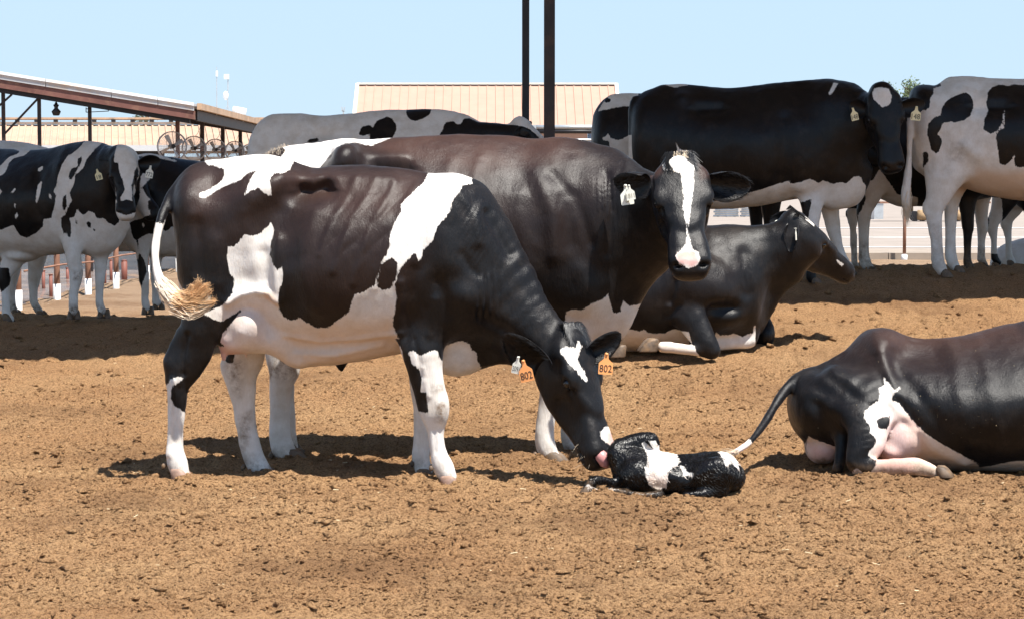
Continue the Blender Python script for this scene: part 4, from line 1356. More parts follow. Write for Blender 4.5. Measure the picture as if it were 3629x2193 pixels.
def curve_pts(pts, n):
    st = catmull(np.array([[*p, 1, 1] for p in pts]), 6)[:, :3]
    t = np.linspace(0, len(st) - 1, n); i = np.minimum(t.astype(int), len(st) - 2); f = (t - i)[:, None]
    return st[i] * (1 - f) + st[i + 1] * f
def lock(fr, r, u, v, L, lift=.5):
    """one curved hair of the tuft between the ears, falling onto the forehead"""
    p = np.array([-.042 + .048*v, .062*u, .010 - .016*u*u - .30*max(0, -v)**2*.06]); L = L * r.uniform(.6, 1.25)
    a = r.normal(0, .22) + .35*u
    d = np.array([.55, a, lift + r.normal(0, .12)]); c = [p]
    for k in range(5):
        d = d + np.array([.22, a*.15, -.42]); d = d / np.linalg.norm(d); c.append(c[-1] + d*L/5)
        c[-1][2] = max(c[-1][2], .020 - .030*max(0, c[-1][0]))
    return [fr.to_world(q) for q in c]

# ------------------------------------------------------------------ the cow licking the calf
def c1(p): return crop(500, 500, 2.464, p)
def c2(p): return crop(500, 1100, 2.464, p)
def c3(p): return crop(1300, 500, 2.464, p)
def c4(p): return crop(1300, 1100, 2.464, p)

def cow_licking():
    s = Cow('piebald brown-black cow with orange ear tags bending down to lick the newborn calf', 10.0, 1150, vox=0.0090)
    s.torso([(636, 690, 1000, .02, .04), (655, 645, 1090, .02, .15), (700, 603, 1120, .02, .215), (770, 572, 1130, .02, .235), (860, 568, 1120, .01, .235),
             (960, 572, 1160, 0, .245), (1060, 592, 1225, 0, .29), (1180, 590, 1268, -.02, .345), (1300, 587, 1258, -.05, .355), (1400, 594, 1240, -.08, .325),
             (1490, 615, 1235, -.10, .275), (1580, 632, 1240, -.12, .235), (1660, 660, 1235, -.12, .20), (1720, 730, 1215, -.12, .14)], k=.05, tap=.34, fall=3.0)
    # neck, dewlap, brisket
    s.limb([(1540, 900, -.11, 285, .66), (1625, 965, -.13, 262, .62), (1725, 1030, -.15, 196, .66), (1830, 1128, -.19, 132, .74), (1905, 1200, -.22, 108, .74), (1965, 1262, -.24, 88, .8)], k=.10)
    s.limb([(1540, 1215, -.1, 85, .9), (1620, 1235, -.1, 98, .85), (1710, 1222, -.11, 82, .6), (1800, 1235, -.15, 58, .5), (1880, 1265, -.2, 48, .7)], k=.06)
    # pelvis, loin shelf, flank hollow, thigh, ribs' edge, shoulder
    R = s.relief
    s.blob(1230, 960, -.05, 230, 250, .355, 0, .06)
    s.blob(1560, 900, -.24, 110, 230, .10, -12, .12)
    s.blob(1630, 1050, -.25, 100, 90, .10, 20, .10)
    s.blob(930, 680, -.02, 120, 100, .245, 0, .14)
    s.blob(690, 720, -.02, 50, 80, .175, 0, .12)
    R([(985, 640), (1180, 632), (1380, 640)], 24, .016)
    R([(1062, 684), (1105, 690), (1148, 674)], 36, -.068, up=26, lat=True)
    R([(1020, 644), (1190, 640)], 18, .006, lat=True)
    R([(1000, 760), (1040, 900)], 46, -.014)
    R([(972, 648)], 40, .022)
    R([(740, 668), (880, 650)], 40, -.018)
    R([(770, 760), (860, 830)], 60, .012)
    R([(690, 800), (705, 960), (720, 1060)], 26, -.012)
    R([(985, 850), (975, 960), (985, 1050)], 20, .014)
    R([(930, 900), (940, 990)], 26, -.014)
    R([(800, 1078), (850, 1046), (905, 1034), (955, 1042), (985, 1070)], 13, .020)
    R([(1120, 760), (1075, 900), (1100, 1080)], 34, .012)
    R([(1475, 960), (1458, 1060), (1440, 1190)], 26, -.016)
    R([(1425, 1000), (1405, 1180)], 16, .009)
    R([(1600, 660), (1560, 800), (1590, 930)], 46, .016)
    R([(1728, 756), (1765, 820), (1806, 900)], 20, -.020)
    R([(1700, 740), (1690, 860)], 20, .008)
    R([(1640, 900), (1668, 950), (1700, 975)], 15, -.007)
    R([(1560, 1000), (1600, 1110)], 26, -.012)
    R([(1655, 1050)], 52, .020)
    R([(1700, 1120), (1790, 1170), (1890, 1240)], 22, -.010)
    R([(1330, 640), (1240, 800), (1190, 960)], 13, .007); R([(1400, 650), (1310, 820), (1260, 1000)], 13, .007)
    R([(1470, 660), (1380, 840), (1330, 1020)], 13, .006); R([(1260, 640), (1180, 780), (1140, 900)], 12, .006)
    R([(1180, 740), (1240, 700)], 22, -.008); R([(860, 760), (900, 900), (930, 1000)], 34, .010)
    R([(760, 860), (770, 1000)], 30, .010); R([(670, 760), (668, 980)], 16, .006)
    R([(1545, 1060), (1520, 1180)], 18, .010); R([(1470, 1200), (1500, 1330)], 10, -.006)
    R([(1500, 1300), (1520, 1400)], 9, .006, yr=(-.6, -.15)); R([(1560, 1500), (1566, 1600)], 6, -.005, yr=(-.6, -.15))
    R([(1620, 680), (1680, 760), (1700, 860)], 18, .008); R([(1480, 780), (1500, 930)], 26, -.008)
    R([(880, 1380), (892, 1560)], 7, -.005, yr=(.05, .5)); R([(640, 1330), (655, 1400)], 10, -.005, yr=(-.6, -.02))
    R([(1850, 950), (1900, 1060), (1960, 1150)], 24, -.007)
    # near hind leg
    s.limb([(800, 770, -.09, 150, .60), (800, 880, -.12, 158, .52), (785, 990, -.14, 140, .5), (745, 1085, -.165, 100, .62), (706, 1180, -.18, 72, .66), (688, 1245, -.18, 66, .58),
            (656, 1306, -.18, 60, .58), (632, 1370, -.18, 44, .66), (626, 1440, -.18, 37, .72), (622, 1520, -.18, 31.5, .72), (621, 1590, -.18, 32.5, .8), (626, 1640, -.18, 44, .85), (640, 1680, -.19, 42, .85)], k=.05)
    s.blob(609, 1290, -.18, 24, 34, .030, 20, .02)
    s.dewclaw(582, 1648, -.18); s.dewclaw(862, 1655, .18); s.dewclaw(1528, 1656, -.3); s.dewclaw(1462, 1640, .05)
    s.limb([(640, 1180, -.18, 20), (612, 1240, -.18, 17), (602, 1290, -.18, 15), (603, 1350, -.18, 17)], k=.03)
    R([(655, 1190), (640, 1270), (640, 1330)], 10, -.012)
    s.blob(895, 1045, -.16, 95, 42, .07, 10, .06)
    R([(622, 1380), (612, 1480), (608, 1580)], 6, -.006, yr=(-.6, -.02))
    R([(1540, 1520), (1545, 1600)], 7, -.005, yr=(-.6, -.15))
    s.limb([(610, 1345, -.225, 8), (604, 1450, -.22, 9), (598, 1560, -.215, 9), (596, 1610, -.21, 12)], k=.02)
    # far hind leg
    s.limb([(840, 860, .12, 130, .6), (860, 1050, .16, 100, .6), (868, 1200, .18, 76, .7), (862, 1275, .18, 70, .6), (852, 1320, .18, 63, .6), (858, 1380, .18, 49, .66),
            (864, 1440, .18, 42, .7), (874, 1520, .18, 38, .72), (890, 1590, .18, 39, .8), (908, 1640, .18, 43, .85), (940, 1682, .17, 40, .85)], k=.05)
    s.blob(806, 1300, .18, 24, 34, .03, 15, .03)
    # udder and teats
    s.blob(880, 1150, -.075, 98, 100, .165, 20, .02)
    s.blob(832, 1200, -.08, 62, 48, .12, 25, .04)
    s.blob(965, 1195, -.03, 90, 52, .15, 5, .05)
    s.limb([(802, 1225, -.12, 20), (794, 1248, -.125, 12), (791, 1272, -.125, 8)], lat=1, k=.02)
    s.limb([(868, 1225, -.02, 16), (872, 1248, -.02, 10), (873, 1262, -.02, 8)], lat=1, k=.02)
    # belly lines
    s.limb([(960, 1185, -.10, 45, .9), (1040, 1255, -.09, 45, 1.3), (1100, 1258, -.07, 42, 2.0), (1200, 1240, -.07, 46, 2.6), (1320, 1218, -.09, 42, 2.4), (1420, 1200, -.1, 40, 1.6)], k=.06)
    R([(1000, 1195), (1130, 1212), (1280, 1200), (1420, 1180)], 9, .007, yr=(-.6, 0))
    R([(1040, 1260), (1180, 1262), (1350, 1225)], 12, .008)
    # near front leg
    s.limb([(1580, 1000, -.20, 130, .5), (1525, 1100, -.25, 112, .52), (1496, 1190, -.28, 92, .62), (1500, 1260, -.30, 74, .7), (1510, 1330, -.30, 61, .74), (1525, 1400, -.30, 55, .75),
            (1534, 1450, -.30, 50, .75), (1541, 1500, -.30, 40, .72), (1548, 1560, -.30, 29, .78), (1556, 1610, -.30, 32, .85), (1570, 1655, -.30, 44, .88), (1592, 1694, -.31, 42, .9)], k=.05)
    s.blob(1566, 1450, -.31, 22, 50, .04, 0, .04)
        # far front leg
    s.limb([(1520, 1100, -.02, 90, .6), (1505, 1250, .02, 66, .7), (1503, 1360, .04, 52, .75), (1505, 1430, .05, 45, .75), (1500, 1500, .05, 37, .74), (1496, 1570, .05, 34, .8),
            (1492, 1620, .05, 38, .85), (1503, 1672, .04, 42, .88)], k=.05)
    # tail
    s.limb([(765, 592, .02, 24, 1), (720, 598, .01, 25, 1), (683, 612, 0, 23, 1), (650, 640, -.02, 22, 1), (618, 678, -.05, 21, 1), (593, 722, -.09, 20, 1), (572, 775, -.14, 18.5, 1), (556, 840, -.18, 17, 1),
            (550, 905, -.22, 16, 1), (558, 965, -.26, 18, 1), (578, 1018, -.30, 21, 1), (608, 1055, -.34, 22, 1), (645, 1075, -.38, 16, 1)], k=.02)
    fr = s.head(2040, 1204, -.30, (.33, -.30, -.90), (.74, -.62, .40), 1.0)
    # coat
    s.white(c1([(500, 150), (560, 215), (610, 208), (650, 225), (705, 245), (725, 290), (695, 350), (600, 420), (510, 462), (520, 490), (575, 500), (625, 460), (700, 408), (800, 370), (880, 345), (935, 290), (1012, 265),
                (985, 305), (945, 430), (925, 482), (975, 440), (1050, 410), (1100, 455), (1140, 478), (1160, 470), (1160, 400), (1143, 330), (1175, 285), (1255, 280), (1300, 240), (1315, 150), (1040, 60), (600, 60)]), dY=-.15)
    thigh = c1([(1130, 705), (1060, 770), (1035, 805), (960, 832), (885, 820), (840, 880), (800, 925), (738, 932), (730, 1000), (742, 1150), (785, 1200), (790, 1260), (775, 1335), (700, 1440)]) \
        + c2([(525, 35), (565, 65), (650, 100), (685, 105), (745, 65), (865, 0), (775, 110), (690, 210), (655, 290), (690, 330), (715, 420), (790, 420), (830, 560)]) \
        + [(1440, 1340)] + c4([(310, 350), (240, 255), (282, 250), (245, 180), (220, 130), (230, 60)]) + c3([(250, 1478), (268, 1370), (255, 1260), (270, 1190), (305, 1110), (350, 1040), (400, 990), (440, 980),
              (462, 1060), (490, 1000), (500, 950), (580, 860), (600, 800), (632, 735), (700, 650), (735, 590), (740, 540), (805, 450), (835, 390), (915, 375), (900, 200), (520, 160), (520, 282), (490, 360), (380, 470), (298, 560)]) \
        + c1([(2272, 620), (2235, 690), (2180, 820), (2180, 900), (2150, 985), (2110, 1045), (2100, 1100), (2060, 1190), (2050, 1250), (1950, 1312), (1885, 1330), (1850, 1405)]) \
        + c2([(1825, 0), (1780, 45), (1700, 100), (1620, 155), (1525, 155), (1440, 112), (1370, 70), (1290, 95), (1230, 60)]) \
        + c1([(1195, 1478), (1190, 1380), (1205, 1280), (1232, 1240), (1235, 1150), (1225, 1090), (1190, 1135), (1150, 1080), (1113, 1000), (1122, 900), (1145, 780)])
    s.white(thigh, dY=-.32, yr=(-.6, .6))
    s.black(c1([(2190, 1015), (2245, 1060), (2232, 1180), (2180, 1280), (2110, 1305), (2065, 1260), (2072, 1170), (2105, 1080)]), dY=-.36)
    s.white(c4([(360, 360), (410, 345), (450, 395), (510, 370), (600, 338), (622, 350), (632, 415), (655, 440), (760, 440), (900, 1600), (380, 1600), (380, 1000), (440, 885), (470, 880), (510, 900), (542, 880), (530, 830), (522, 715),
                (470, 700), (487, 600), (450, 500), (400, 460)]), dY=-.33, yr=(-.6, -.15))
    s.white([(1400, 1330), (1700, 1330), (1700, 1800), (1400, 1800)], dY=.04, yr=(-.12, .3))
    s.white(c4([(600, 330), (660, 308), (720, 290), (760, 275), (830, 258), (900, 285), (912, 340), (962, 370), (962, 430), (1000, 520), (900, 700), (500, 700), (500, 330)]), dY=-.2, yr=(-.28, .3))
    s.white(c2([(120, 640), (225, 645), (270, 600), (330, 565), (375, 592), (340, 622), (285, 650), (268, 700), (265, 760), (300, 830), (350, 870), (400, 905), (520, 905), (520, 1600), (100, 1600)]), dY=-.2, yr=(-.6, -.02))
    s.white([(700, 1245), (1050, 1245), (1050, 1800), (700, 1800)], dY=.18, yr=(.02, .5))
    s.black(c2([(730, 440), (755, 375), (825, 355), (805, 450), (760, 462)]), dY=.12, yr=(.02, .5))
    s.white(c1([(0, 700), (120, 712), (180, 728), (222, 650), (232, 720), (190, 900), (215, 1130), (335, 1300), (335, 1500), (0, 1500)]), dY=-.2)
    s.white([(640, 1020), (700, 1020), (700, 1100), (600, 1100)], dY=-.38, yr=(-.6, -.335))
    hc = lambda p: crop(1750, 1150, 2.978, p)
    s.white(hc([(690, 255), (750, 235), (830, 232), (872, 240), (880, 185), (902, 180), (940, 240), (908, 262), (900, 330), (882, 360), (902, 420), (945, 480), (985, 560), (980, 622), (950, 590), (870, 480), (800, 410), (740, 340), (700, 290)]), dY=-.38)
    s.white(hc([(1130, 1150), (1185, 1095), (1255, 1125), (1305, 1190), (1330, 1260), (1270, 1290), (1235, 1290), (1190, 1260), (1135, 1215)]), dY=-.5)
    s.soft('pink', hc([(1200, 1160), (1265, 1160), (1310, 1250), (1260, 1300), (1215, 1270)]), .03, .6, dY=-.5)
    s.white([(775, 1225), (885, 1225), (885, 1290), (775, 1290)], dY=-.12, yr=(-.3, .05))
    s.soft('pink', [(700, 1195), (830, 1190), (860, 1300), (740, 1300)], .14, .75, dY=-.2, yr=(-.4, 0.1))
    s.soft('pink', [(800, 1060), (960, 1060), (960, 1240), (800, 1240)], .14, .14, dY=-.2, yr=(-.4, 0.1))
    s.soft('tan', [(960, 1170), (1200, 1140), (1420, 1120), (1420, 1300), (960, 1320)], .16, .55, dY=-.3)
    # dark brown sun-bleached back and flank
    s.soft('brown', [(650, 570), (1500, 560), (1520, 760), (1440, 1120), (1150, 1120), (1000, 900), (860, 880), (660, 860)], .25, .42, dY=-.3)
    s.soft('brown', [(660, 610), (1490, 600), (1500, 700), (1300, 800), (1150, 740), (1060, 680), (860, 640), (800, 720), (690, 760)], .16, .8, dY=-.3)
    s.soft('dirt', c2([(740, 440), (900, 420), (890, 560), (870, 740), (800, 700), (760, 560)]), .06, .9, dY=.15, yr=(.02, .5))
    s.soft('dirt', c2([(860, 900), (960, 880), (950, 1100), (900, 1250), (860, 1200)]), .05, .8, dY=.15, yr=(.02, .5))
    s.soft('dirt', c4([(600, 800), (700, 780), (710, 980), (600, 960)]), .03, .9, dY=-.33, yr=(-.6, -.15))
    s.soft('dirt', c4([(560, 650), (680, 640), (680, 710), (560, 710)]), .03, .6, dY=-.33, yr=(-.6, -.15))
    s.soft('dirt', [(560, 1640), (1700, 1640), (1700, 1800), (560, 1800)], .10, .75, dY=-.1)
    s.soft('tan', c1([(1060, 1300), (1170, 1340), (1200, 1440), (1090, 1380)]), .03, .7, dY=-.25)
    # folds
    s.fold([(1685, 955), (1760, 940), (1812, 985), (1808, 1080), (1790, 1150), (1660, 1150), (1665, 1050)], .0150, .030, 92, -.3, .5)
    s.fold([(1610, 700), (1720, 720), (1745, 900), (1700, 980), (1630, 940)], .0048, .022, 58, -.3, .8)
    s.fold([(1830, 980), (1905, 1060), (1960, 1140), (1900, 1200), (1820, 1120)], .0025, .028, 10, -.3, .7)
    s.fold([(1120, 740), (1350, 660), (1500, 680), (1470, 830), (1300, 960), (1140, 930)], .0085, .072, 42, -.35, .45, .10)
    s.fold([(960, 690), (1010, 680), (1040, 900), (1030, 1080), (985, 1060), (970, 850)], .0022, .03, 94, -.3, .8)
    s.fold([(1330, 640), (1480, 640), (1400, 1100), (1280, 1000)], .0016, .02, 78, -.35, .9)
    s.fold(hc([(640, 480), (760, 470), (830, 560), (700, 600)]), .0014, .011, -35, -.4, .5, .02)
    s.build()
    # hooves
    s.hoof(645, 1706, -.19, 1, 60, 32, 'hoof_pale'); s.hoof(955, 1708, .17, 1, 64, 34)
    s.hoof(1602, 1733, -.31, 1, 68, 34, 'hoof_pale'); s.hoof(1516, 1708, .04, 1, 60, 34)
    # ears, tags, tongue, tuft
    s.ear((1925, 1290, -.37), (1788, 1196, -.47), (-.25, -.85, -.35), .165, 70, .42, seed=3)
    s.ear((2082, 1252, -.28), (2206, 1186, -.26), (.25, -.9, -.25), .12, 60, .45, seed=4)
    s.ear_tag((1837, 1262), -.50, 33, 62, 10, -22, 'tag_white', '2091', .30, label='narrow pale tag reading 2091 behind the orange tag')
    s.ear_tag((1853, 1275), -.52, 50, 78, -14, -14, 'tag_orange', '802', .34, label='orange tag reading 802 in the near ear')
    s.ear_tag((2150, 1250), -.32, 52, 76, 4, 10, 'tag_orange', '802', .34, label='orange tag reading 802 in the far ear')
    m = MB(); pts = [s.P(2118, 1596, -.43), s.P(2132, 1618, -.46), s.P(2146, 1640, -.46), s.P(2152, 1655, -.45)]
    m.tube(pts, [.026, .030, .027, .010], 10); m.build('tongue', M['tongue'], s.root, True)
    r = np.random.default_rng(3)
    C = []
    for i in range(900):
        C.append(lock(fr, r, r.uniform(-1, 1), r.uniform(-1, 1), .055))
    s.strands('forelock', 'hair_black', None, C, .0011)
    # whiskers
    C = []
    for i in range(34):
        y = -1 if r.random() < .75 else 1
        p = fr.to_world((r.uniform(.44, .55), y * r.uniform(.045, .07), r.uniform(-.15, -.10))); d = fr.dirw((r.uniform(0, .8), y * r.uniform(.3, 1), r.uniform(-.8, .1)))
        L = r.uniform(.02, .05); C.append([p, p + d*L*.6, p + d*L + np.array([0, 0, -.006])])
    s.strands('whiskers', 'hair_cream', None, C, .0006)
    # tail switch: matted creamy hair ending in curled tan locks
    C = []
    for i in range(420):
        a = r.normal(0, 1, 3) * [.013, .014, .013]
        u = r.random()
        b_ = s.P(566 + 50*u, 1000 + 62*u + r.uniform(-8, 8), -.30 - .05*u); e = s.P(655 + r.uniform(-10, 40), 1085 + r.uniform(-16, 18), -.385)
        mid = (b_ + e)/2 + [0, 0, -.022]
        q = curve_pts([b_ + a, mid + a*1.3, e + a*.8], 7)
        q += np.sin(np.linspace(0, 8, 7))[:, None] * r.normal(0, .0018, 3)
        C.append(q)
    s.strands('tail_hair', 'hair_cream', None, C, .0015)
    for k, (tx, ty, mt) in enumerate(((757, 1070, 'hair_tan'), (748, 1086, 'hair_cream'), (732, 1016, 'hair_tan'), (742, 1034, 'hair_tan'), (706, 1004, 'hair_tan'), (722, 1048, 'hair_tan'), (735, 1062, 'hair_cream'),
                                      (712, 1096, 'hair_tan'), (690, 1110, 'hair_cream'), (682, 1020, 'hair_tan'), (700, 1082, 'hair_tan'))):
        C = []; b0 = s.P(628 + r.uniform(-10, 25), 1070 + r.uniform(-15, 18), -.38); e0 = s.P(tx, ty, -.40)
        m0 = (b0 + e0)/2 + [r.normal(0, .008), -.008, r.uniform(-.03, -.008)]
        for i in range(64):
            a = r.normal(0, .0105, 3)
            q = curve_pts([b0 + a*1.6, m0 + a*1.2, e0 + a*.7 - [0.004, 0, 0], e0 + a*.5 + [r.normal(0, .009), 0, .010 + r.normal(0, .009)]], 9)
            q += np.sin(np.linspace(k, k + 9, 9))[:, None] * np.array([0, .003, .0035])
            C.append(q)
        s.strands('tail_lock', mt, None, C, .0012)
    return s

# ------------------------------------------------------------------ the brown cow behind, looking at the viewer
def cow_brown():
    s = Cow('large brown-black cow with narrow white blaze looking at the viewer, behind the licking cow', 10.8, 1560, vox=0.0101)
    s.torso([(872, 570, 800, .05, .04), (888, 532, 950, .05, .15), (930, 512, 1060, .04, .22), (1050, 506, 1130, .03, .26), (1200, 500, 1180, .02, .29), (1320, 492, 1215, .01, .34),
             (1450, 486, 1235, 0, .385), (1600, 480, 1240, 0, .40), (1750, 480, 1236, 0, .38), (1870, 492, 1230, 0, .33), (1980, 497, 1225, -.02, .30), (2080, 516, 1225, -.05, .26), (2170, 545, 1220, -.09, .22), (2230, 620, 1150, -.12, .14)], k=.05, tap=.36, fall=3.0)
    # neck running to the turned head
    s.limb([(1980, 780, -.04, 265, .75), (2110, 790, -.10, 240, .72), (2210, 790, -.18, 225, .62), (2290, 770, -.27, 185, .60), (2350, 740, -.36, 135, .72), (2390, 700, -.44, 100, .8)], k=.10)
    s.limb([(2030, 1115, -.08, 120, .9), (2095, 1110, -.10, 128, .8), (2165, 1050, -.14, 105, .7), (2255, 950, -.2, 80, .55), (2335, 880, -.26, 62, .5)], k=.07)
    R = s.relief
    s.blob(1220, 600, -.02, 80, 90, .29, 0, .08)
    s.blob(1940, 880, -.25, 130, 210, .10, -10, .12)
    s.blob(2060, 1020, -.25, 100, 90, .10, 0, .10)
    R([(1225, 552)], 42, .045)
    R([(1600, 560), (1560, 700), (1540, 860)], 20, .006); R([(1700, 560), (1660, 720), (1640, 880)], 20, .006)
    R([(2150, 620), (2170, 760), (2150, 900)], 16, -.010); R([(1900, 620), (1960, 760), (1960, 900)], 30, .014)
    R([(1700, 880), (1760, 1000)], 40, -.012); R([(1960, 620), (2040, 700), (2090, 860)], 20, -.010)
    R([(1290, 555), (1430, 556)], 22, .012)
    R([(1330, 595), (1440, 590)], 34, -.040, up=20)
    R([(1060, 560), (1150, 540)], 34, -.03)
    R([(2110, 660), (2120, 900)], 50, .018)
    R([(2000, 700), (2020, 860)], 30, -.012)
    R([(1830, 700), (1870, 950)], 40, .014)
    R([(1760, 900), (1780, 1080)], 40, -.014)
    R([(2060, 960), (2090, 1060)], 30, .012)
    # legs
    s.limb([(1040, 760, -.1, 140, .6), (1030, 900, -.16, 130, .55), (1010, 1060, -.2, 98, .6), (1000, 1200, -.22, 68, .7), (1002, 1280, -.23, 57, .7), (1004, 1320, -.23, 52, .7), (994, 1390, -.23, 41, .72),
            (992, 1460, -.23, 36, .74), (992, 1540, -.23, 39, .8), (1004, 1590, -.24, 47, .85), (1030, 1620, -.25, 42, .88)], k=.05)
    s.limb([(1060, 900, .2, 110, .6), (1020, 1100, .2, 80, .6), (990, 1250, .2, 52, .7), (1000, 1330, .2, 44, .7), (1012, 1450, .2, 36, .74), (1018, 1540, .2, 36, .8), (1030, 1590, .2, 38, .88)], k=.05)
    s.blob(1040, 1305, -.23, 20, 36, .03, 0, .03)
    s.limb([(2030, 1050, -.14, 115, .55), (2015, 1160, -.2, 90, .6), (1990, 1260, -.23, 62, .72), (1968, 1340, -.25, 52, .75), (1950, 1400, -.25, 44, .75), (1936, 1470, -.25, 36, .75), (1930, 1540, -.25, 37, .8),
            (1936, 1588, -.25, 43, .85), (1958, 1622, -.26, 40, .88)], k=.05)
    s.limb([(2080, 1080, .12, 90, .6), (2060, 1260, .14, 56, .72), (2040, 1360, .14, 45, .75), (2026, 1450, .14, 34, .78), (2018, 1530, .14, 34, .8), (2030, 1580, .14, 38, .86), (2050, 1606, .13, 36, .88)], k=.05)
    s.blob(1210, 1260, -.02, 30, 40, .06, 0, .05)
    s.limb([(1208, 1270, -.03, 18), (1209, 1300, -.03, 13), (1210, 1312, -.03, 8)], lat=.8, k=.02)
    fr = s.head(2412, 590, -.60, (.055, -.60, -.80), (.0, -.80, .60), .97, wide=1.19)
    rc = lambda p: crop(800, 250, 1.643, p)
    s.white(rc([(-20, 300), (560, 300), (850, 350), (950, 388), (840, 436), (790, 428), (740, 418), (690, 428), (640, 452), (590, 500), (550, 560), (480, 640), (100, 640), (100, 520), (300, 515), (328, 460), (292, 438), (240, 448), (190, 466), (165, 475), (130, 495), (60, 520)]), dY=-.2, yr=(-.6, .6))
    bc = lambda p: crop(1700, 450, 1.6545, p)
    s.white(bc([(400, 1260), (480, 1195), (512, 1078), (540, 1062), (600, 1072), (640, 1035), (720, 1002), (748, 968), (768, 1050), (785, 1085), (802, 1092), (830, 1082), (838, 1012), (880, 1050), (905, 1045), (960, 1040), (960, 1330), (400, 1330)]), dY=-.25)
    s.white([(850, 1230), (1150, 1230), (1150, 1800), (850, 1800)], dY=-.2)
    s.white([(1800, 1370), (2150, 1370), (2150, 1800), (1800, 1800)], dY=-.2)
    s.black([(1150, 1240), (1260, 1240), (1260, 1340), (1150, 1340)], dY=0)
    fc = lambda p: crop(2150, 500, 2.978, p)
    s.white(fc([(608, 250), (640, 215), (690, 190), (720, 165), (760, 110), (830, 110), (850, 170), (880, 205), (905, 240), (955, 272), (938, 340), (932, 480), (907, 620), (882, 740), (868, 850), (855, 920), (862, 1040), (882, 1140), (950, 1165), (965, 1235),
                (940, 1300), (850, 1330), (745, 1300), (712, 1230), (705, 1195), (760, 1150), (815, 1080), (832, 1010), (836, 900), (812, 780), (805, 700), (820, 600), (803, 450), (795, 330), (765, 338), (700, 302), (622, 312)]), dY=-.75)
    s.soft('pink', fc([(720, 1190), (800, 1160), (920, 1165), (955, 1240), (940, 1290), (890, 1340), (830, 1290), (770, 1310), (730, 1250)]), .02, .62, dY=-.80)
    s.soft('tan', fc([(740, 1170), (930, 1170), (930, 1225), (740, 1225)]), .02, .5, dY=-.85)
    s.soft('brown', [(880, 470), (2180, 440), (2200, 600), (2080, 900), (1500, 950), (900, 900)], .30, .32, dY=-.3)
    s.soft('brown', [(1230, 470), (2000, 440), (2050, 540), (1820, 600), (1560, 600), (1380, 560)], .16, 1.25, dY=-.3)
    s.soft('brown', fc([(380, 200), (600, 200), (600, 330), (480, 420), (400, 420)]), .03, 1.0, dY=-.7, yr=(-1.2, -.4))
    s.soft('brown', fc([(950, 200), (1080, 200), (1100, 380), (1000, 420), (960, 300)]), .03, 1.0, dY=-.7, yr=(-1.2, -.4))
    s.soft('tan', bc([(540, 1100), (860, 1100), (860, 1260), (500, 1260)]), .08, .35, dY=-.25)
    s.soft('dirt', [(940, 1225), (1080, 1225), (1080, 1345), (940, 1345)], .05, .8, dY=-.25, yr=(-.5, 0))
    s.soft('dirt', [(860, 1580), (2150, 1580), (2150, 1800), (860, 1800)], .10, .8, dY=-.2)
    s.fold([(2080, 560), (2200, 580), (2210, 900), (2150, 1000), (2080, 900)], .0035, .024, 91, -.3, .6)
    s.fold([(2100, 620), (2200, 620), (2195, 930), (2110, 930)], .0085, .024, 90, -.4, .5)
    s.fold([(1500, 640), (2000, 560), (2060, 760), (1900, 900), (1560, 900)], .0018, .035, 75, -.4, .9, .12)
    s.build()
    s.dewclaw(962, 1612, -.24, 11); s.hoof(1058, 1652, -.25, 1, 84, 42); s.hoof(1040, 1612, .2, 1, 50, 30)
    s.dewclaw(1896, 1608, -.25, 10); s.hoof(1972, 1656, -.26, 1, 72, 38); s.hoof(2060, 1628, .13, 1, 48, 30)
    s.ear((2298, 640, -.55), (2172, 662, -.45), (-.2, -.8, -.45), .155, 90, .42, seed=5)
    s.ear((2505, 650, -.58), (2668, 668, -.50), (.1, -.95, -.15), .150, 90, .50, seed=6)
    s.ear_tag((2216, 655), -.66, 46, 72, -8, 8, 'tag_white', '5', .34, ink='ink_faint', label='pale tag with a 5, the larger of two in the same ear')
    s.ear_tag((2228, 656), -.68, 32, 54, -10, 0, 'tag_white', '1811', .30, ink='ink_faint', label='smaller pale tag overlapping the larger one')
    r = np.random.default_rng(9)
    for mat, n, rng_ in (('hair_cream', 300, (-.45, .55)), ('hair_black', 950, (-1.05, 1.05))):
        C = []
        for i in range(n):
            u = r.uniform(*rng_); v = r.uniform(-1, 1)
            if mat == 'hair_black' and abs(u) < .45 and v > .2: continue
            C.append(lock(fr, r, u, v, .065, .9))
        s.strands('forelock', mat, None, C, .0011)
    C = []
    for i in range(40):
        y = r.choice([-1, 1]); p = fr.to_world((r.uniform(.44, .54), y * r.uniform(.05, .07), r.uniform(-.15, -.08))); d = fr.dirw((r.uniform(-.2, .8), y * r.uniform(.3, 1), r.uniform(-.6, .3)))
        L = r.uniform(.015, .035); C.append([p, p + d*L*.6, p + d*L])
    s.strands('whiskers', 'hair_cream', None, C, .0005)
    # hair standing up along the tail head
    C = []
    for i in range(130):
        px = r.uniform(905, 1010); p = s.top(px, r.uniform(-.07, .07)); d = np.array([r.normal(-.1, .3), r.normal(0, .2), 1.0])
        L = r.uniform(.006, .020); C.append([p, p + d*L*.6, p + d*L + [r.normal(0, .004), 0, 0]])
    s.strands('tail_head_hair', 'hair_cream', None, C, .0013)
    return s

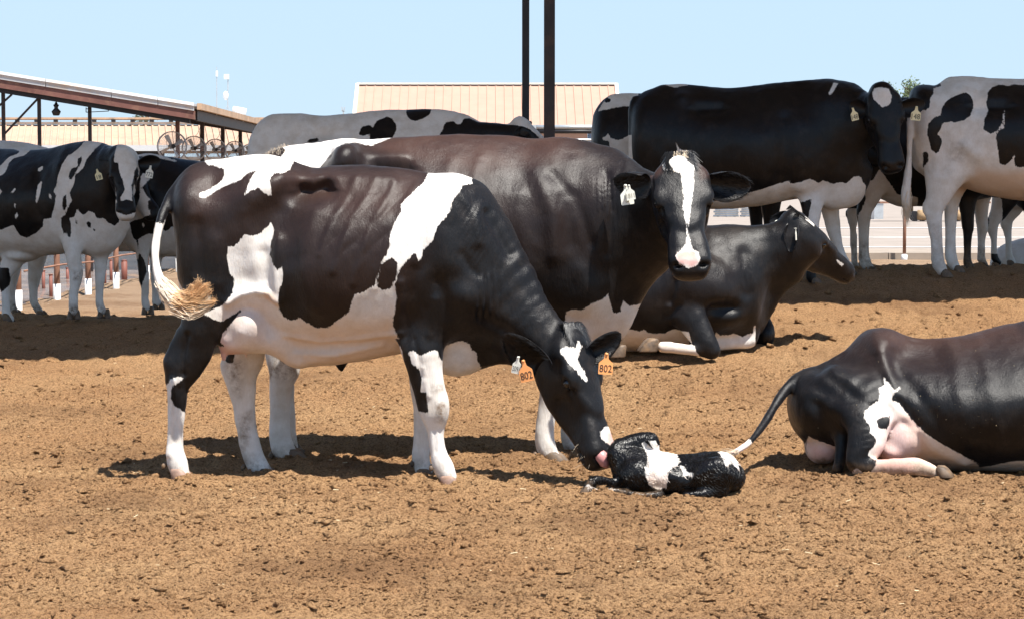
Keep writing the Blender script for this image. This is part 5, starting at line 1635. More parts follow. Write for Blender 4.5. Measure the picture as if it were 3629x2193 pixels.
# ------------------------------------------------------------------ black cow lying behind
def cow_lying_black():
    s = Cow('black cow lying on folded front legs, head in profile, before the big standing black cow', 14.0, 2350, vox=0.0125)
    lc = lambda p: crop(2100, 700, 2.464, p)
    s.torso([(1800, 1000, 1180, .05, .05), (1850, 930, 1235, .05, .22), (1950, 860, 1245, .03, .31), (2090, 832, 1246, 0, .37), (2250, 818, 1245, 0, .40), (2400, 812, 1236, 0, .37),
             (2520, 812, 1222, -.02, .31), (2610, 812, 1212, -.03, .26), (2665, 830, 1195, -.04, .20), (2700, 880, 1150, -.04, .12)], k=.05, tap=.5)
    s.limb([(2560, 960, -.03, 160, .8), (2650, 930, -.04, 128, .72), (2730, 905, -.05, 112, .66), (2790, 880, -.07, 104, .66), (2840, 850, -.08, 92, .7)], k=.09)
    s.limb([(2640, 1120, -.03, 80, .7), (2690, 1060, -.04, 70, .6), (2740, 1010, -.05, 52, .5), (2800, 960, -.07, 50, .6)], k=.06)
    s.blob(2460, 1010, -.30, 130, 105, .12, -10, .08)
    s.blob(2560, 1100, -.24, 80, 60, .09, 0, .06)
    R = s.relief
    R([(2530, 1095), (2600, 1090)], 26, -.05)
    R([(2390, 990), (2372, 1070)], 11, -.022)
    R([(2400, 1080), (2360, 1120)], 12, -.02)
    R([(2560, 1040)], 50, .02)
    R([(2440, 960), (2460, 1040)], 60, .018)
    R([(2640, 900), (2650, 1040)], 24, -.018)
    # near forearm down to the knee, cannon folded back
    s.limb([(2400, 1080, -.30, 62, .7), (2440, 1120, -.36, 58, .7), (2475, 1170, -.40, 50, .75), (2505, 1218, -.43, 42, .8), (2525, 1245, -.44, 33, .85)], k=.04)
    s.limb([(2530, 1245, -.43, 22), (2480, 1242, -.45, 22), (2420, 1236, -.46, 19), (2375, 1230, -.47, 21), (2345, 1228, -.47, 20)], lat=.85, k=.02)
    # far forearm, white knee, and folded foot
    s.limb([(2620, 1120, -.05, 60, .7), (2640, 1170, -.10, 44, .75), (2655, 1200, -.12, 32, .8), (2600, 1212, -.14, 26, .8), (2540, 1218, -.15, 24, .8)], k=.03)
    s.blob(2710, 1185, .10, 34, 42, .09, 0, .02)
    s.limb([(2700, 1130, .12, 30), (2712, 1180, .1, 30), (2690, 1215, .1, 20)], k=.03)
    fr = s.head(2838, 772, -.08, (.69, .46, -.49), (.50, -.16, .86), 1.04)
    s.white(lc([(-400, 1420), (-400, 1120), (100, 1130), (290, 1145), (350, 1160), (420, 1170), (450, 1150), (480, 1180), (560, 1198), (640, 1190), (700, 1155), (830, 1165), (900, 1420)]), dY=-.36, yr=(-.45, .5))
    s.white(lc([(700, 1240), (885, 1285), (900, 1340), (930, 1375), (880, 1440), (300, 1440), (300, 1230), (600, 1230)]), dY=-.45, yr=(-.6, -.38))
    s.white(lc([(1060, 1150), (1100, 1195), (1180, 1195), (1220, 1175), (1300, 1210), (1370, 1180), (1395, 1180), (1400, 1110), (1415, 1110), (1420, 1350), (1060, 1350)]), dY=-.12, yr=(-.36, .06))
    s.white(lc([(1840, 160), (1870, 180), (1935, 235), (1930, 255), (1880, 215), (1850, 200)]), dY=-.1)
    s.white(lc([(2165, 548), (2235, 595), (2225, 615), (2180, 580)]), dY=-.14)
    s.soft('brown', [(2300, 800), (2640, 790), (2640, 1000), (2300, 1150), (2100, 1000)], .25, .10, dY=-.3)
    s.soft('brown', lc([(2100, 400), (2300, 500), (2300, 760), (1800, 760), (1700, 300)]), .2, .06, dY=-.15)
    s.fold(lc([(1230, 550), (1380, 560), (1400, 700), (1370, 850), (1270, 820)]), .013, .034, 100, -.2, .55)
    s.fold(lc([(1100, 300), (1300, 290), (1260, 550), (1050, 520)]), .0035, .026, 98, -.3, .8)
    s.fold(lc([(1000, 650), (1200, 640), (1200, 900), (1020, 900)]), .0018, .03, 85, -.3, .9)
    s.soft('tan', lc([(300, 1180), (900, 1180), (900, 1400), (300, 1400)]), .1, .3, dY=-.36)
    s.build()
    s.hoof(2300, 1246, -.48, -1, 54, 32); s.hoof(2190, 1266, -.50, -1, 46, 30)
    s.ear((2818, 800, -.17), (2800, 895, -.22), (-.5, -.8, .1), .10, 20, .55, seed=7)
    s.ear((2802, 786, .09), (2726, 786, .10), (-.1, -.9, .3), .13, 12, .4, seed=8)
    s.blob
    r = np.random.default_rng(31)
    s.strands('forelock', 'hair_black', None, [lock(fr, r, r.uniform(-1, 1), r.uniform(-1, 1), .035, .8) for i in range(300)], .0014)
    s.ear_tag((2820, 808), -.26, 10, 44, -6, 60, 'tag_white', '', label='pale tag seen edge-on')
    m = MB(); q = s.P(2754, 790, .03); m.tube([q, q + np.array([0, -.008, 0])], [.018, .016], 12); m.build('tag_button', M['tag_white'], s.root, True)
    return s

# ------------------------------------------------------------------ lying cow at the right edge
def cow_lying_right():
    s = Cow('black-brown cow with pink udder lying at the right edge, its head out of view', 10.35, 3300, vox=0.0101)
    rc = lambda p: crop(2600, 1050, 2.1273, p)
    s.torso([(2795, 1375, 1440, 0, .03), (2815, 1345, 1520, 0, .13), (2870, 1308, 1560, 0, .22), (2960, 1277, 1600, 0, .28), (3060, 1222, 1625, .02, .31), (3130, 1190, 1640, .02, .34), (3200, 1196, 1650, .02, .38),
             (3330, 1196, 1662, 0, .44), (3470, 1178, 1668, 0, .48), (3620, 1142, 1668, 0, .48), (3780, 1110, 1664, 0, .44), (3920, 1100, 1656, 0, .36), (4040, 1110, 1640, -.02, .28), (4130, 1180, 1600, -.02, .2)], k=.05, tap=.5)
    s.limb([(4020, 1330, -.03, 170, .7), (4140, 1260, -.05, 140, .66), (4240, 1180, -.06, 115, .66), (4310, 1120, -.08, 95, .7)], k=.09)
    R = s.relief
    s.blob(3122, 1228, 0, 52, 46, .17, 0, .14)
    R([(3128, 1215)], 34, .012)
    R([(3400, 1230), (3380, 1400), (3420, 1560)], 22, .006); R([(3500, 1220), (3480, 1400), (3520, 1560)], 22, .006)
    R([(2940, 1330), (3050, 1420), (3130, 1450)], 20, -.012); R([(2880, 1400), (3000, 1460)], 24, .008)
    R([(3180, 1300), (3300, 1480), (3420, 1600)], 26, -.010)
    R([(3210, 1250), (3330, 1255)], 44, -.030)
    R([(3140, 1260), (3170, 1400), (3160, 1480)], 24, .020)
    R([(3010, 1290), (3070, 1330)], 40, -.016)
    R([(2860, 1360), (2960, 1340)], 30, .010)
    R([(3060, 1440), (3080, 1560)], 40, .012)
    R([(3210, 1470), (3300, 1580), (3420, 1640)], 18, .012)
    R([(3180, 1420), (3240, 1500)], 14, -.014)
    R([(2900, 1440), (2940, 1540)], 26, -.014)
    # thigh, stifle, hock lying on the ground
    s.limb([(2960, 1400, -.14, 110, .7), (3045, 1430, -.26, 104, .6), (3075, 1515, -.36, 80, .6), (3058, 1590, -.41, 62, .65), (3035, 1640, -.43, 42, .7)], k=.05)
    s.limb([(3030, 1655, -.42, 26), (3080, 1658, -.46, 31), (3140, 1655, -.48, 31), (3200, 1652, -.5, 33), (3250, 1652, -.5, 33), (3300, 1668, -.5, 24), (3330, 1682, -.5, 16)], lat=.85, k=.03)
    s.limb([(2970, 1500, -.22, 40), (2985, 1580, -.26, 28), (2975, 1640, -.28, 22), (2968, 1665, -.28, 20)], k=.03)
    # udder quarters
    s.blob(3195, 1545, -.24, 84, 98, .15, -25, .012)
    s.blob(3158, 1600, -.29, 48, 36, .09, -20, .03)
    s.blob(2915, 1580, -.02, 64, 62, .13, 0, .02)
    # tail reaching to the calf
    s.limb([(2930, 1310, 0, 26, 1), (2885, 1322, 0, 25, 1), (2840, 1338, -.02, 24, 1), (2800, 1364, -.06, 23, 1), (2764, 1408, -.12, 21, 1), (2732, 1460, -.2, 19, 1), (2700, 1512, -.3, 17, 1), (2662, 1560, -.42, 15, 1), (2625, 1590, -.54, 13, 1), (2592, 1604, -.62, 10, 1)], k=.02)
    s.head(4325, 1060, -.1, (.7, -.1, -.7), (.7, -.1, .7), 1.05)
    # folded front legs beyond the frame
    s.limb([(3960, 1480, -.30, 80), (4030, 1560, -.38, 56), (4080, 1620, -.42, 42), (3990, 1660, -.44, 28), (3900, 1664, -.45, 26)], k=.04)
    s.white(rc([(1155, 615), (1182, 650), (1218, 720), (1235, 700), (1270, 685), (1272, 695), (1215, 725), (1195, 780), (1250, 805), (1330, 915), (1450, 1035), (1600, 1125), (1850, 1265), (1900, 1310), (2020, 1280), (2110, 1250), (2400, 1240), (2400, 1450), (860, 1450), (880, 1285),
                (900, 1270), (960, 1310), (1010, 1300), (1042, 1210), (985, 1180), (990, 1150), (1040, 1100), (1050, 1050), (1000, 1010), (1012, 960), (970, 900), (980, 850), (1040, 820), (1090, 790), (1112, 740), (1105, 700), (1148, 670)]), dY=-.36)
    s.black(rc([(1060, 930), (1100, 905), (1172, 900), (1167, 960), (1140, 992), (1080, 980)]), dY=-.36)
    s.white(rc([(555, 1030), (680, 1020), (790, 1045), (808, 1100), (806, 1200), (780, 1300), (560, 1300)]), dY=-.1, yr=(-.16, .4))
    s.white([(2500, 1555), (2656, 1555), (2672, 1572), (2660, 1640), (2500, 1640)], dY=-.5, yr=(-.8, -.35))
    s.soft('pink', rc([(1100, 1120), (1290, 1150), (1290, 1260), (1090, 1260)]), .12, .85, dY=-.4)
    s.soft('pink', rc([(1130, 900), (1400, 900), (1420, 1200), (1100, 1230)]), .16, .42, dY=-.4)
    s.soft('pink', rc([(560, 1100), (800, 1100), (800, 1260), (560, 1260)]), .10, .5, dY=-.1)
    s.soft('pink', [(2560, 1575), (2660, 1560), (2660, 1630), (2560, 1640)], .04, .3, dY=-.5)
    s.soft('tan', rc([(1200, 780), (1400, 960), (1900, 1250), (1900, 1400), (1400, 1250), (1300, 1000)]), .08, .4, dY=-.36)
    s.soft('tan', rc([(960, 1215), (1600, 1200), (1600, 1400), (960, 1400)]), .04, .55, dY=-.5)
    s.soft('dirt', rc([(1290, 1220), (1420, 1220), (1420, 1360), (1290, 1360)]), .05, .5, dY=-.5)
    s.soft('dirt', rc([(700, 1280), (1700, 1290), (1700, 1400), (700, 1400)]), .05, .8, dY=-.5)
    s.soft('brown', [(2900, 1230), (3100, 1170), (3700, 1100), (3700, 1250), (3350, 1320), (3100, 1300)], .22, .5, dY=-.3)
    s.soft('brown', [(3150, 1190), (3640, 1120), (3640, 1200), (3320, 1250), (3170, 1240)], .12, 1.0, dY=-.3)
    s.fold(rc([(950, 900), (1060, 900), (1080, 1150), (1000, 1220), (900, 1150)]), .0045, .024, 20, -.38, .8)
    s.fold(rc([(900, 420), (1150, 420), (1150, 600), (980, 620)]), .0022, .022, 12, -.3, .9)
    s.fold(rc([(1850, 1050), (2189, 1050), (2189, 1250), (1950, 1250)]), .0022, .03, 80, -.4, .7)
    s.build()
    s.hoof(3345, 1690, -.5, 1, 46, 26, 'hoof')
    s.ear((4300, 1100, -.16), (4270, 1180, -.24), (-.4, -.8, 0), .11, 0, .5)
    r = np.random.default_rng(12); C = []
    for i in range(90):
        p = s.P(2605 + r.uniform(-10, 14), 1600 + r.uniform(-7, 7), -.60 + r.normal(0, .008)); d = np.array([-1, r.normal(-.1, .3), r.normal(-.25, .3)])
        L = r.uniform(.03, .07); C.append([p, p + d*L*.5, p + d*L + [0, 0, -.01]])
    s.strands('tail_hair', 'hair_cream', None, C, .0018)
    # soil crumbs stuck to the back
    m = MB()
    for i in range(60):
        px, py = r.uniform(2900, 3629), r.uniform(1250, 1560)
        j = np.argmin(((s.V[:, [0, 2]] - s.P(px, py, -.4)[[0, 2]])**2).sum(1) + (s.N[:, 1] > -.2) * 9)
        p = s.V[j] + s.N[j]*.001; q = .0006 + .0010*r.random()**3
        m.sphere(p, q, 5, 4)
    tag(m.build('dust_crumbs', M['straw'], s.root), kind='stuff')
    return s

# ------------------------------------------------------------------ the newborn calf
def calf():
    s = Cow('wet newborn black and white calf lying curled on the dirt under the licking cow muzzle', 9.5, 2400, vox=0.0068, name='calf', category='calf', wet=True)
    kc = lambda p: crop(2000, 1450, 3.52, p)
    s.torso([(2165, 1668, 1705, 0, .03), (2185, 1640, 1728, 0, .075), (2230, 1600, 1752, 0, .11), (2290, 1592, 1766, 0, .13), (2345, 1600, 1764, 0, .13), (2400, 1608, 1760, 0, .135),
             (2460, 1606, 1768, 0, .14), (2520, 1599, 1764, 0, .14), (2575, 1606, 1752, 0, .125), (2615, 1630, 1735, 0, .09), (2638, 1660, 1712, 0, .04)], k=.03, tap=.35)
    # neck rising and head tucked away
    s.limb([(2250, 1660, -.02, 72, .75), (2215, 1625, .0, 60, .7), (2225, 1590, .02, 44, .8), (2262, 1572, .03, 38, .85), (2298, 1565, .03, 35, .85), (2316, 1576, .03, 25, .85)], k=.03)
    s.limb([(2215, 1640, -.03, 44, .8), (2185, 1608, -.02, 36, .8), (2200, 1580, .0, 28, .8)], k=.03)
    s.blob(2300, 1568, .03, 22, 34, .045, -20, .02)
    s.blob(2255, 1680, -.10, 60, 52, .05, 10, .04)
    s.blob(2530, 1680, -.11, 72, 62, .055, 0, .04)
    s.blob(2600, 1690, -.07, 40, 46, .06, 0, .03)
    s.relief([(2400, 1640), (2440, 1700)], 30, -.012)
    s.relief([(2340, 1640), (2330, 1740)], 14, -.008)
    s.relief([(2480, 1700), (2560, 1650), (2600, 1700)], 16, .008)
    # bent foreleg reaching left, and legs tucked along the ground
    s.limb([(2185, 1712, -.08, 22), (2150, 1704, -.11, 15), (2120, 1699, -.13, 17), (2098, 1707, -.14, 17), (2086, 1724, -.15, 15), (2081, 1742, -.15, 13)], lat=.95, k=.02)
    s.limb([(2215, 1748, -.13, 18), (2180, 1742, -.15, 16), (2150, 1738, -.15, 14), (2116, 1742, -.15, 13)], lat=.95, k=.02)
    s.limb([(2340, 1752, -.13, 16), (2280, 1758, -.15, 17), (2230, 1752, -.15, 15)], lat=.9, k=.02)
    s.limb([(2560, 1735, -.12, 26), (2500, 1750, -.15, 20), (2430, 1756, -.16, 15)], lat=.9, k=.02)
    s.white(kc([(980, 460), (1040, 445), (1085, 430), (1165, 430), (1200, 490), (1340, 500), (1445, 610), (1462, 680), (1400, 722), (1340, 742), (1288, 800), (1302, 880), (1272, 920), (1282, 960), (1230, 990), (1150, 985), (1060, 965), (1020, 880), (1000, 800), (998, 720), (1040, 680), (1042, 600), (1020, 530)]), dY=-.13)
    s.white(kc([(1448, 700), (1500, 728), (1535, 770), (1595, 785), (1592, 832), (1480, 832), (1482, 790)]), dY=-.13)
    s.white(kc([(1900, 500), (2060, 500), (2150, 560), (2182, 640), (2172, 745), (2140, 722), (2090, 650), (2000, 682), (1968, 600)]), dY=-.10)
    s.white(kc([(200, 1060), (225, 960), (300, 925), (350, 960), (330, 1060)]), dY=-.15, yr=(-.3, -.09))
    s.soft('dirt', kc([(150, 880), (360, 880), (360, 1100), (150, 1100)]), .02, .9, dY=-.15)  # tones the white foreleg down; its shade is put into the dirt colour
    s.white(kc([(360, 985), (600, 975), (640, 1060), (360, 1080)]), dY=-.15, yr=(-.3, -.09))
    s.soft('tan', kc([(360, 985), (600, 975), (640, 1060), (360, 1080)]), .02, 1.0, dY=-.15)
    s.soft('pink', kc([(1040, 560), (1400, 560), (1300, 850), (1050, 900)]), .06, .16, dY=-.13)
    s.soft('tan', kc([(1040, 860), (1280, 880), (1280, 1000), (1100, 1000)]), .04, .7, dY=-.13)
    s.soft('dirt', kc([(400, 960), (1200, 1000), (1250, 1150), (400, 1150)]), .03, .8, dY=-.13)
    s.build()
    s.hoof(2074, 1752, -.15, -1, 26, 20, 'hoof', .05)
    s.ear((2290, 1552, .0), (2332, 1585, .02), (.4, -.6, .6), .07, 0, .4, seed=9, mat='coat_wet')
    # wet clumped hair over the whole coat
    r = np.random.default_rng(4)
    idx = np.where((s.N[:, 1] < .45))[0]
    whites = []
    wa = np.zeros(len(s.V), np.float32); s.body.data.attributes['white'].data.foreach_get('value', wa)
    flow = noise3(s.V, 9, 50); flow2 = noise3(s.V, 22, 51)
    C = {'hair_black': [], 'hair_cream': []}
    for j in r.choice(idx, 4200):
        p = s.V[j]; n = s.N[j]
        a = 1.9 + 1.5 * flow[j] + .9 * flow2[j] + r.normal(0, .25)
        d = np.array([math.cos(a), 0, -abs(math.sin(a)) * .9]); d = d - n * (d @ n); d /= np.linalg.norm(d) + 1e-6
        L = r.uniform(.012, .026); side = np.cross(n, d) * r.normal(0, .3)
        q = [p - n*.001, p + d*L*.45 + n*.0014, p + (d + side)*L*.9 + n*.0002]
        C['hair_cream' if wa[j] > .002 else 'hair_black'].append(q)
    for mt, cs in C.items():
        m = MB()
        for c in cs: m.tube(c, [.0010, .0009, .0002], 3, False)
        tag(m.build('wet_hair', M['calf_white' if mt == 'hair_cream' else 'calf_black'], s.root), kind='stuff')
    return s
M['calf_black'] = simple('wet_black_hair', (0.005, 0.005, 0.0055), 0.46, var=0.4, scale=40, spec=.35)
M['calf_white'] = simple('wet_white_hair', (0.76, 0.66, 0.58), 0.4, var=0.12, scale=40)
# ------------------------------------------------------------------ the shaded herd
def hind(s, x, yh, yf, dY, r, hock_back=1, k=.05):
    """hind leg: x of cannon, yh hock height px, yf fetlock px, r cannon radius px; hock_back = -1 for a cow facing left"""
    h = hock_back
    t = yh
    s.limb([(x + h*60*r/15, t - 190*r/15*.9, dY*.7, r*4.6, .6), (x + h*52*r/15, t - 120*r/15, dY*.9, r*3.9, .6), (x + h*30*r/15, t - 60*r/15, dY, r*2.5, .7), (x + h*6*r/15, t - 18*r/15, dY, r*1.75, .7), (x, t + 10, dY, r*1.55, .7),
            (x + h*4, t + (yf - t)*.35, dY, r*1.08, .75), (x + h*6, t + (yf - t)*.75, dY, r, .8), (x + h*8, yf, dY, r*1.2, .85), (x + h*(8 + r), yf + r*1.3, dY, r*1.15, .88)], k=k)
    s.blob(x - h*r*1.1, t - 2, dY, r*.55, r*1.0, .022, 0, .03)

def fore(s, x, ye, yk, yf, dY, r, d=1, k=.05):
    s.limb([(x, ye - 5*r, dY*.7, r*3.6, .6), (x, ye - r, dY*.95, r*2.3, .65), (x, (ye + yk)/2, dY, r*1.6, .75), (x + d*r*.2, yk, dY, r*1.42, .78), (x, yk + (yf - yk)*.3, dY, r*1.05, .78), (x - d*1, yk + (yf - yk)*.8, dY, r*.95, .8),
            (x, yf, dY, r*1.18, .85), (x + d*r*.8, yf + r*1.3, dY, r*1.12, .88)], k=k)

def spots_far(s): pass

def cow_148():
    s = Cow('big solid black standing cow with round white forehead spot, shaded, behind the lying black cow', 17.0, 2700, vox=0.017, group=None)
    cc = lambda p: crop(2000, 200, 1.5126, p)
    s.torso([(2234, 385, 520, 0, .04), (2244, 345, 600, 0, .17), (2275, 312, 650, 0, .24), (2330, 298, 690, 0, .27), (2430, 299, 722, 0, .31), (2540, 312, 742, 0, .36), (2660, 310, 732, 0, .38), (2770, 294, 712, 0, .34),
             (2870, 286, 705, -.02, .28), (2950, 290, 730, -.04, .24), (3020, 308, 735, -.06, .19), (3060, 350, 690, -.08, .12)], k=.06, tap=.5)
    s.limb([(2940, 430, -.05, 140, .75), (3010, 430, -.1, 118, .72), (3065, 425, -.17, 98, .75), (3105, 400, -.25, 78, .85), (3128, 370, -.33, 60, .9)], k=.09)
    s.limb([(2940, 680, -.05, 62, .8), (3000, 655, -.06, 66, .7), (3050, 590, -.1, 50, .6)], k=.07)
    s.blob(2860, 560, -.22, 70, 120, .09, -8, .10)
    s.relief([(2425, 345)], 26, .03); s.relief([(2480, 380), (2560, 378)], 30, -.04, up=16)
    s.relief([(2780, 420), (2770, 620)], 26, -.02); s.relief([(2600, 450), (2700, 640)], 60, .015)
    hind(s, 2275, 800, 960, -.16, 16); hind(s, 2330, 790, 950, .16, 16)
    fore(s, 2876, 740, 850, 985, -.17, 19)
    s.limb([(2925, 640, .05, 60, .7), (2940, 730, .12, 36, .75), (2952, 800, .15, 27, .78), (2968, 870, .16, 20, .8), (2990, 920, .16, 17, .8), (3008, 950, .16, 19, .88)], k=.05)
    s.limb([(2252, 352, -.02, 14, 1), (2238, 390, -.05, 12, 1), (2236, 520, -.1, 10, 1), (2243, 660, -.1, 11, 1), (2246, 780, -.1, 8, 1)], k=.02)
    fr = s.head(3133, 330, -.50, (.10, -.32, -.94), (.05, -.94, .33), 1.05, wide=1.12)
    rc = lambda p: crop(2900, 250, 1.8614, p)
    s.white(rc([(368, 150), (385, 115), (430, 108), (475, 120), (497, 165), (490, 200), (470, 230), (445, 235), (425, 248), (400, 215), (375, 190)]), dY=-.6)
    s.white(rc([(-330, 800), (-300, 770), (-130, 740), (-60, 715), (0, 745), (30, 725), (60, 735), (100, 752), (140, 740), (190, 745), (240, 700), (290, 700), (305, 740), (330, 760), (330, 1300), (-40, 1300), (-60, 960), (-40, 850), (-200, 900), (-330, 1000)]), dY=-.25, yr=(-.35, .6))
    s.white([(2440, 735), (2600, 700), (2700, 672), (2800, 640), (2815, 690), (2700, 760), (2440, 800)], dY=-.3)
    s.white(rc([(55, 160), (105, 80), (135, 85), (70, 170)]), dY=-.15)
    s.white([(2345, 280), (2440, 285), (2440, 303), (2390, 312), (2350, 300)], dY=-.05)
    s.white([(2222, 480), (2250, 480), (2256, 900), (2222, 900)], dY=-.1, yr=(-.16, -.04))
    s.white(cc([(600, 462), (612, 478), (622, 500), (655, 503), (688, 512), (684, 532), (640, 520), (612, 515)]), dY=-.36)
    s.soft('pink', rc([(415, 580), (500, 580), (500, 605), (415, 605)]), .02, .8, dY=-.85)
    s.fold(rc([(20, 760), (230, 760), (230, 900), (40, 900)]), .006, .03, 25, -.25, .8)
    s.build()
    s.hoof(2290, 992, -.16, 1, 28, 20); s.hoof(2345, 985, .16, 1, 28, 20); s.hoof(2896, 1018, -.17, 1, 34, 22); s.hoof(3016, 975, .16, 1, 28, 20)
    s.ear((3075, 395, -.45), (3005, 372, -.35), (-.2, -.9, -.2), .15, 0, .4)
    s.ear((3180, 385, -.48), (3285, 372, -.42), (.1, -.9, -.2), .15, 0, .45)
    s.ear_tag((3022, 383), -.66, 27, 46, -14, 14, 'tag_pale', '148', .36, label='pale tag reading 148, the one in its right ear')
    s.ear_tag((3249, 378), -.66, 34, 50, 5, -6, 'tag_pale', '148', .38, label='pale tag reading 148, the one in its left ear')
    return s

def cow_6():
    s = Cow('black cow with white rump patch mostly hidden behind the big black cow', 17.85, 2450, vox=0.020)
    s.torso([(2098, 400, 560, 0, .04), (2108, 365, 640, 0, .16), (2140, 336, 690, 0, .22), (2200, 330, 710, 0, .26), (2330, 336, 730, 0, .31), (2480, 340, 735, 0, .35), (2620, 334, 722, 0, .32), (2720, 335, 705, 0, .26), (2800, 350, 690, 0, .2), (2850, 400, 640, 0, .12)], k=.06, tap=.5)
    s.limb([(2790, 480, 0, 110, .6), (2880, 440, 0, 80, .65), (2950, 420, 0, 62, .7)], k=.08)
    pass
    hind(s, 2140, 790, 930, -.15, 15); hind(s, 2185, 790, 930, .15, 15)
    fore(s, 2731, 720, 820, 950, -.14, 20); fore(s, 2680, 720, 820, 940, .16, 17)
    s.head(2950, 400, 0, (.8, 0, -.6), (.6, 0, .8), 1.0, eyes=False)
    wc = lambda p: crop(2000, 200, 1.5126, p)
    s.white(wc([(205, 150), (400, 150), (400, 268), (320, 268), (250, 282), (183, 294), (195, 270), (215, 240), (208, 215)]), dY=-.15)
    s.black(wc([(215, 222), (235, 215), (255, 230), (245, 246), (222, 248)]), dY=-.2)
    s.white(wc([(203, 438), (225, 430), (238, 412), (248, 440), (290, 452), (345, 425), (420, 430), (420, 650), (240, 650), (243, 520), (240, 455), (215, 455)]), dY=-.25)
    s.build()
    for x, d in ((2155, -.15), (2200, .15)): s.hoof(x, 968, d, 1, 27, 18)
    s.hoof(2748, 990, -.14, 1, 30, 20); s.hoof(2690, 975, .16, 1, 28, 18)
    return s

def cow_7():
    s = Cow('white cow with black blotches and long hanging white tail, cut off by the right edge', 17.05, 3500, vox=0.018)
    rc = lambda p: crop(2900, 250, 1.8614, p)
    s.torso([(3226, 350, 400, 0, .04), (3240, 320, 430, 0, .15), (3268, 292, 490, 0, .23), (3305, 280, 580, 0, .27), (3345, 275, 640, 0, .29), (3430, 271, 655, 0, .32), (3520, 277, 690, 0, .38), (3640, 281, 712, 0, .42), (3780, 278, 715, 0, .41),
             (3900, 270, 705, 0, .34), (4000, 275, 700, 0, .27), (4070, 310, 670, 0, .18)], k=.06, tap=.5)
    s.limb([(4010, 450, 0, 140, .7), (4110, 420, -.05, 105, .66), (4190, 400, -.08, 80, .7)], k=.09)
    s.relief([(3425, 325)], 30, .03); s.relief([(3480, 372), (3560, 372)], 34, -.045, up=18)
    s.relief([(3470, 560), (3420, 520)], 20, .02); s.relief([(3340, 480), (3350, 600)], 20, -.014)
    s.limb([(3380, 470, -.08, 112, .62), (3375, 540, -.13, 108, .56), (3352, 610, -.16, 78, .62), (3330, 680, -.17, 50, .7), (3312, 735, -.17, 38, .66), (3310, 780, -.17, 30, .7), (3318, 840, -.17, 24, .74), (3322, 900, -.17, 23, .78),
            (3326, 935, -.17, 27, .85), (3340, 962, -.17, 25, .88)], k=.05)
    s.blob(3278, 738, -.17, 12, 22, .025, 0, .03)
    s.limb([(3430, 500, .1, 90, .6), (3400, 600, .16, 60, .65), (3375, 700, .17, 34, .7), (3370, 760, .17, 26, .7), (3368, 850, .17, 21, .75), (3372, 920, .17, 25, .85), (3385, 945, .17, 24, .88)], k=.05)
    s.blob(3440, 600, -.05, 62, 46, .16, 0, .03)
    s.limb([(3402, 630, -.1, 10), (3404, 660, -.1, 6)], lat=1, k=.01)
    fore(s, 3960, 740, 830, 945, -.2, 24); fore(s, 3920, 740, 830, 940, .2, 22)
    s.limb([(3265, 325, 0, 16, 1), (3240, 345, -.05, 15, 1), (3228, 400, -.12, 13, 1), (3224, 480, -.15, 13, 1), (3222, 560, -.16, 12, 1), (3215, 640, -.16, 16, 1), (3210, 700, -.16, 19, .8), (3213, 745, -.16, 12, .8)], k=.02)
    s.head(4190, 330, -.05, (.6, -.1, -.8), (.8, -.1, .6), 1.08)
    s.white([(3000, 200), (4400, 200), (4400, 1100), (3000, 1100)], dY=0)
    s.black(rc([(560, 60), (620, 40), (800, 20), (800, 48), (832, 82), (828, 100), (775, 115), (765, 150), (735, 190), (725, 245), (700, 270), (660, 250), (640, 230), (600, 215), (560, 250), (540, 150)]), dY=-.2, yr=(-.6, .6))
    s.black(rc([(890, 180), (975, 143), (1000, 150), (1025, 180), (1030, 245), (1000, 300), (960, 330), (900, 345), (870, 338), (820, 350), (805, 400), (785, 420), (815, 445), (820, 480), (800, 535), (780, 550), (750, 520), (740, 470), (722, 420),
                (730, 350), (770, 310), (812, 298), (820, 250), (850, 205)]), dY=-.28)
    s.black(rc([(715, 540), (722, 560), (724, 600), (700, 640), (690, 540)]), dY=-.2)
    s.black(rc([(1150, 140), (1190, 100), (1250, 85), (1300, 95), (1330, 85), (1500, 95), (1620, 110), (1700, 160), (1690, 300), (1640, 420), (1560, 520), (1480, 560), (1420, 610), (1360, 640), (1300, 640), (1285, 600), (1295, 545), (1270, 590), (1235, 628), (1195, 615), (1185, 540), (1175, 490), (1165, 440), (1185, 400), (1220, 382), (1225, 330),
                (1245, 260), (1225, 290), (1210, 350), (1170, 400), (1130, 420), (1090, 390), (1100, 320), (1140, 260), (1132, 210)]), dY=-.35)
    s.soft('dirt', rc([(880, 480), (960, 480), (950, 600), (880, 600)]), .1, .5, dY=-.28)
    s.soft('dirt', rc([(740, 1000), (860, 1000), (880, 1360), (740, 1360)]), .1, .35, dY=-.2)
    s.soft('tan', [(3460, 600), (3700, 620), (3700, 760), (3400, 680)], .1, .7, dY=-.2)
    s.build()
    s.hoof(3352, 984, -.17, 1, 34, 20); s.hoof(3398, 968, .17, 1, 30, 18); s.hoof(3975, 985, -.2, 1, 34, 20); s.hoof(3935, 978, .2, 1, 30, 18)
    s.ear((4150, 380, -.15), (4090, 400, -.2), (-.2, -.9, 0), .14, 0, .4)
    r = np.random.default_rng(8); C = []
    for i in range(160):
        p = s.P(3212 + r.uniform(-16, 16), 690 + r.uniform(-30, 40), -.16 + r.normal(0, .015)); e = s.P(3214 + r.normal(0, 9), 765 + r.uniform(-20, 45), -.16)
        C.append(curve_pts([p, (p + e)/2 + [r.normal(0, .012), 0, 0], e], 5))
    s.strands('tail_hair', 'hair_cream', None, C, .0026)
    return s

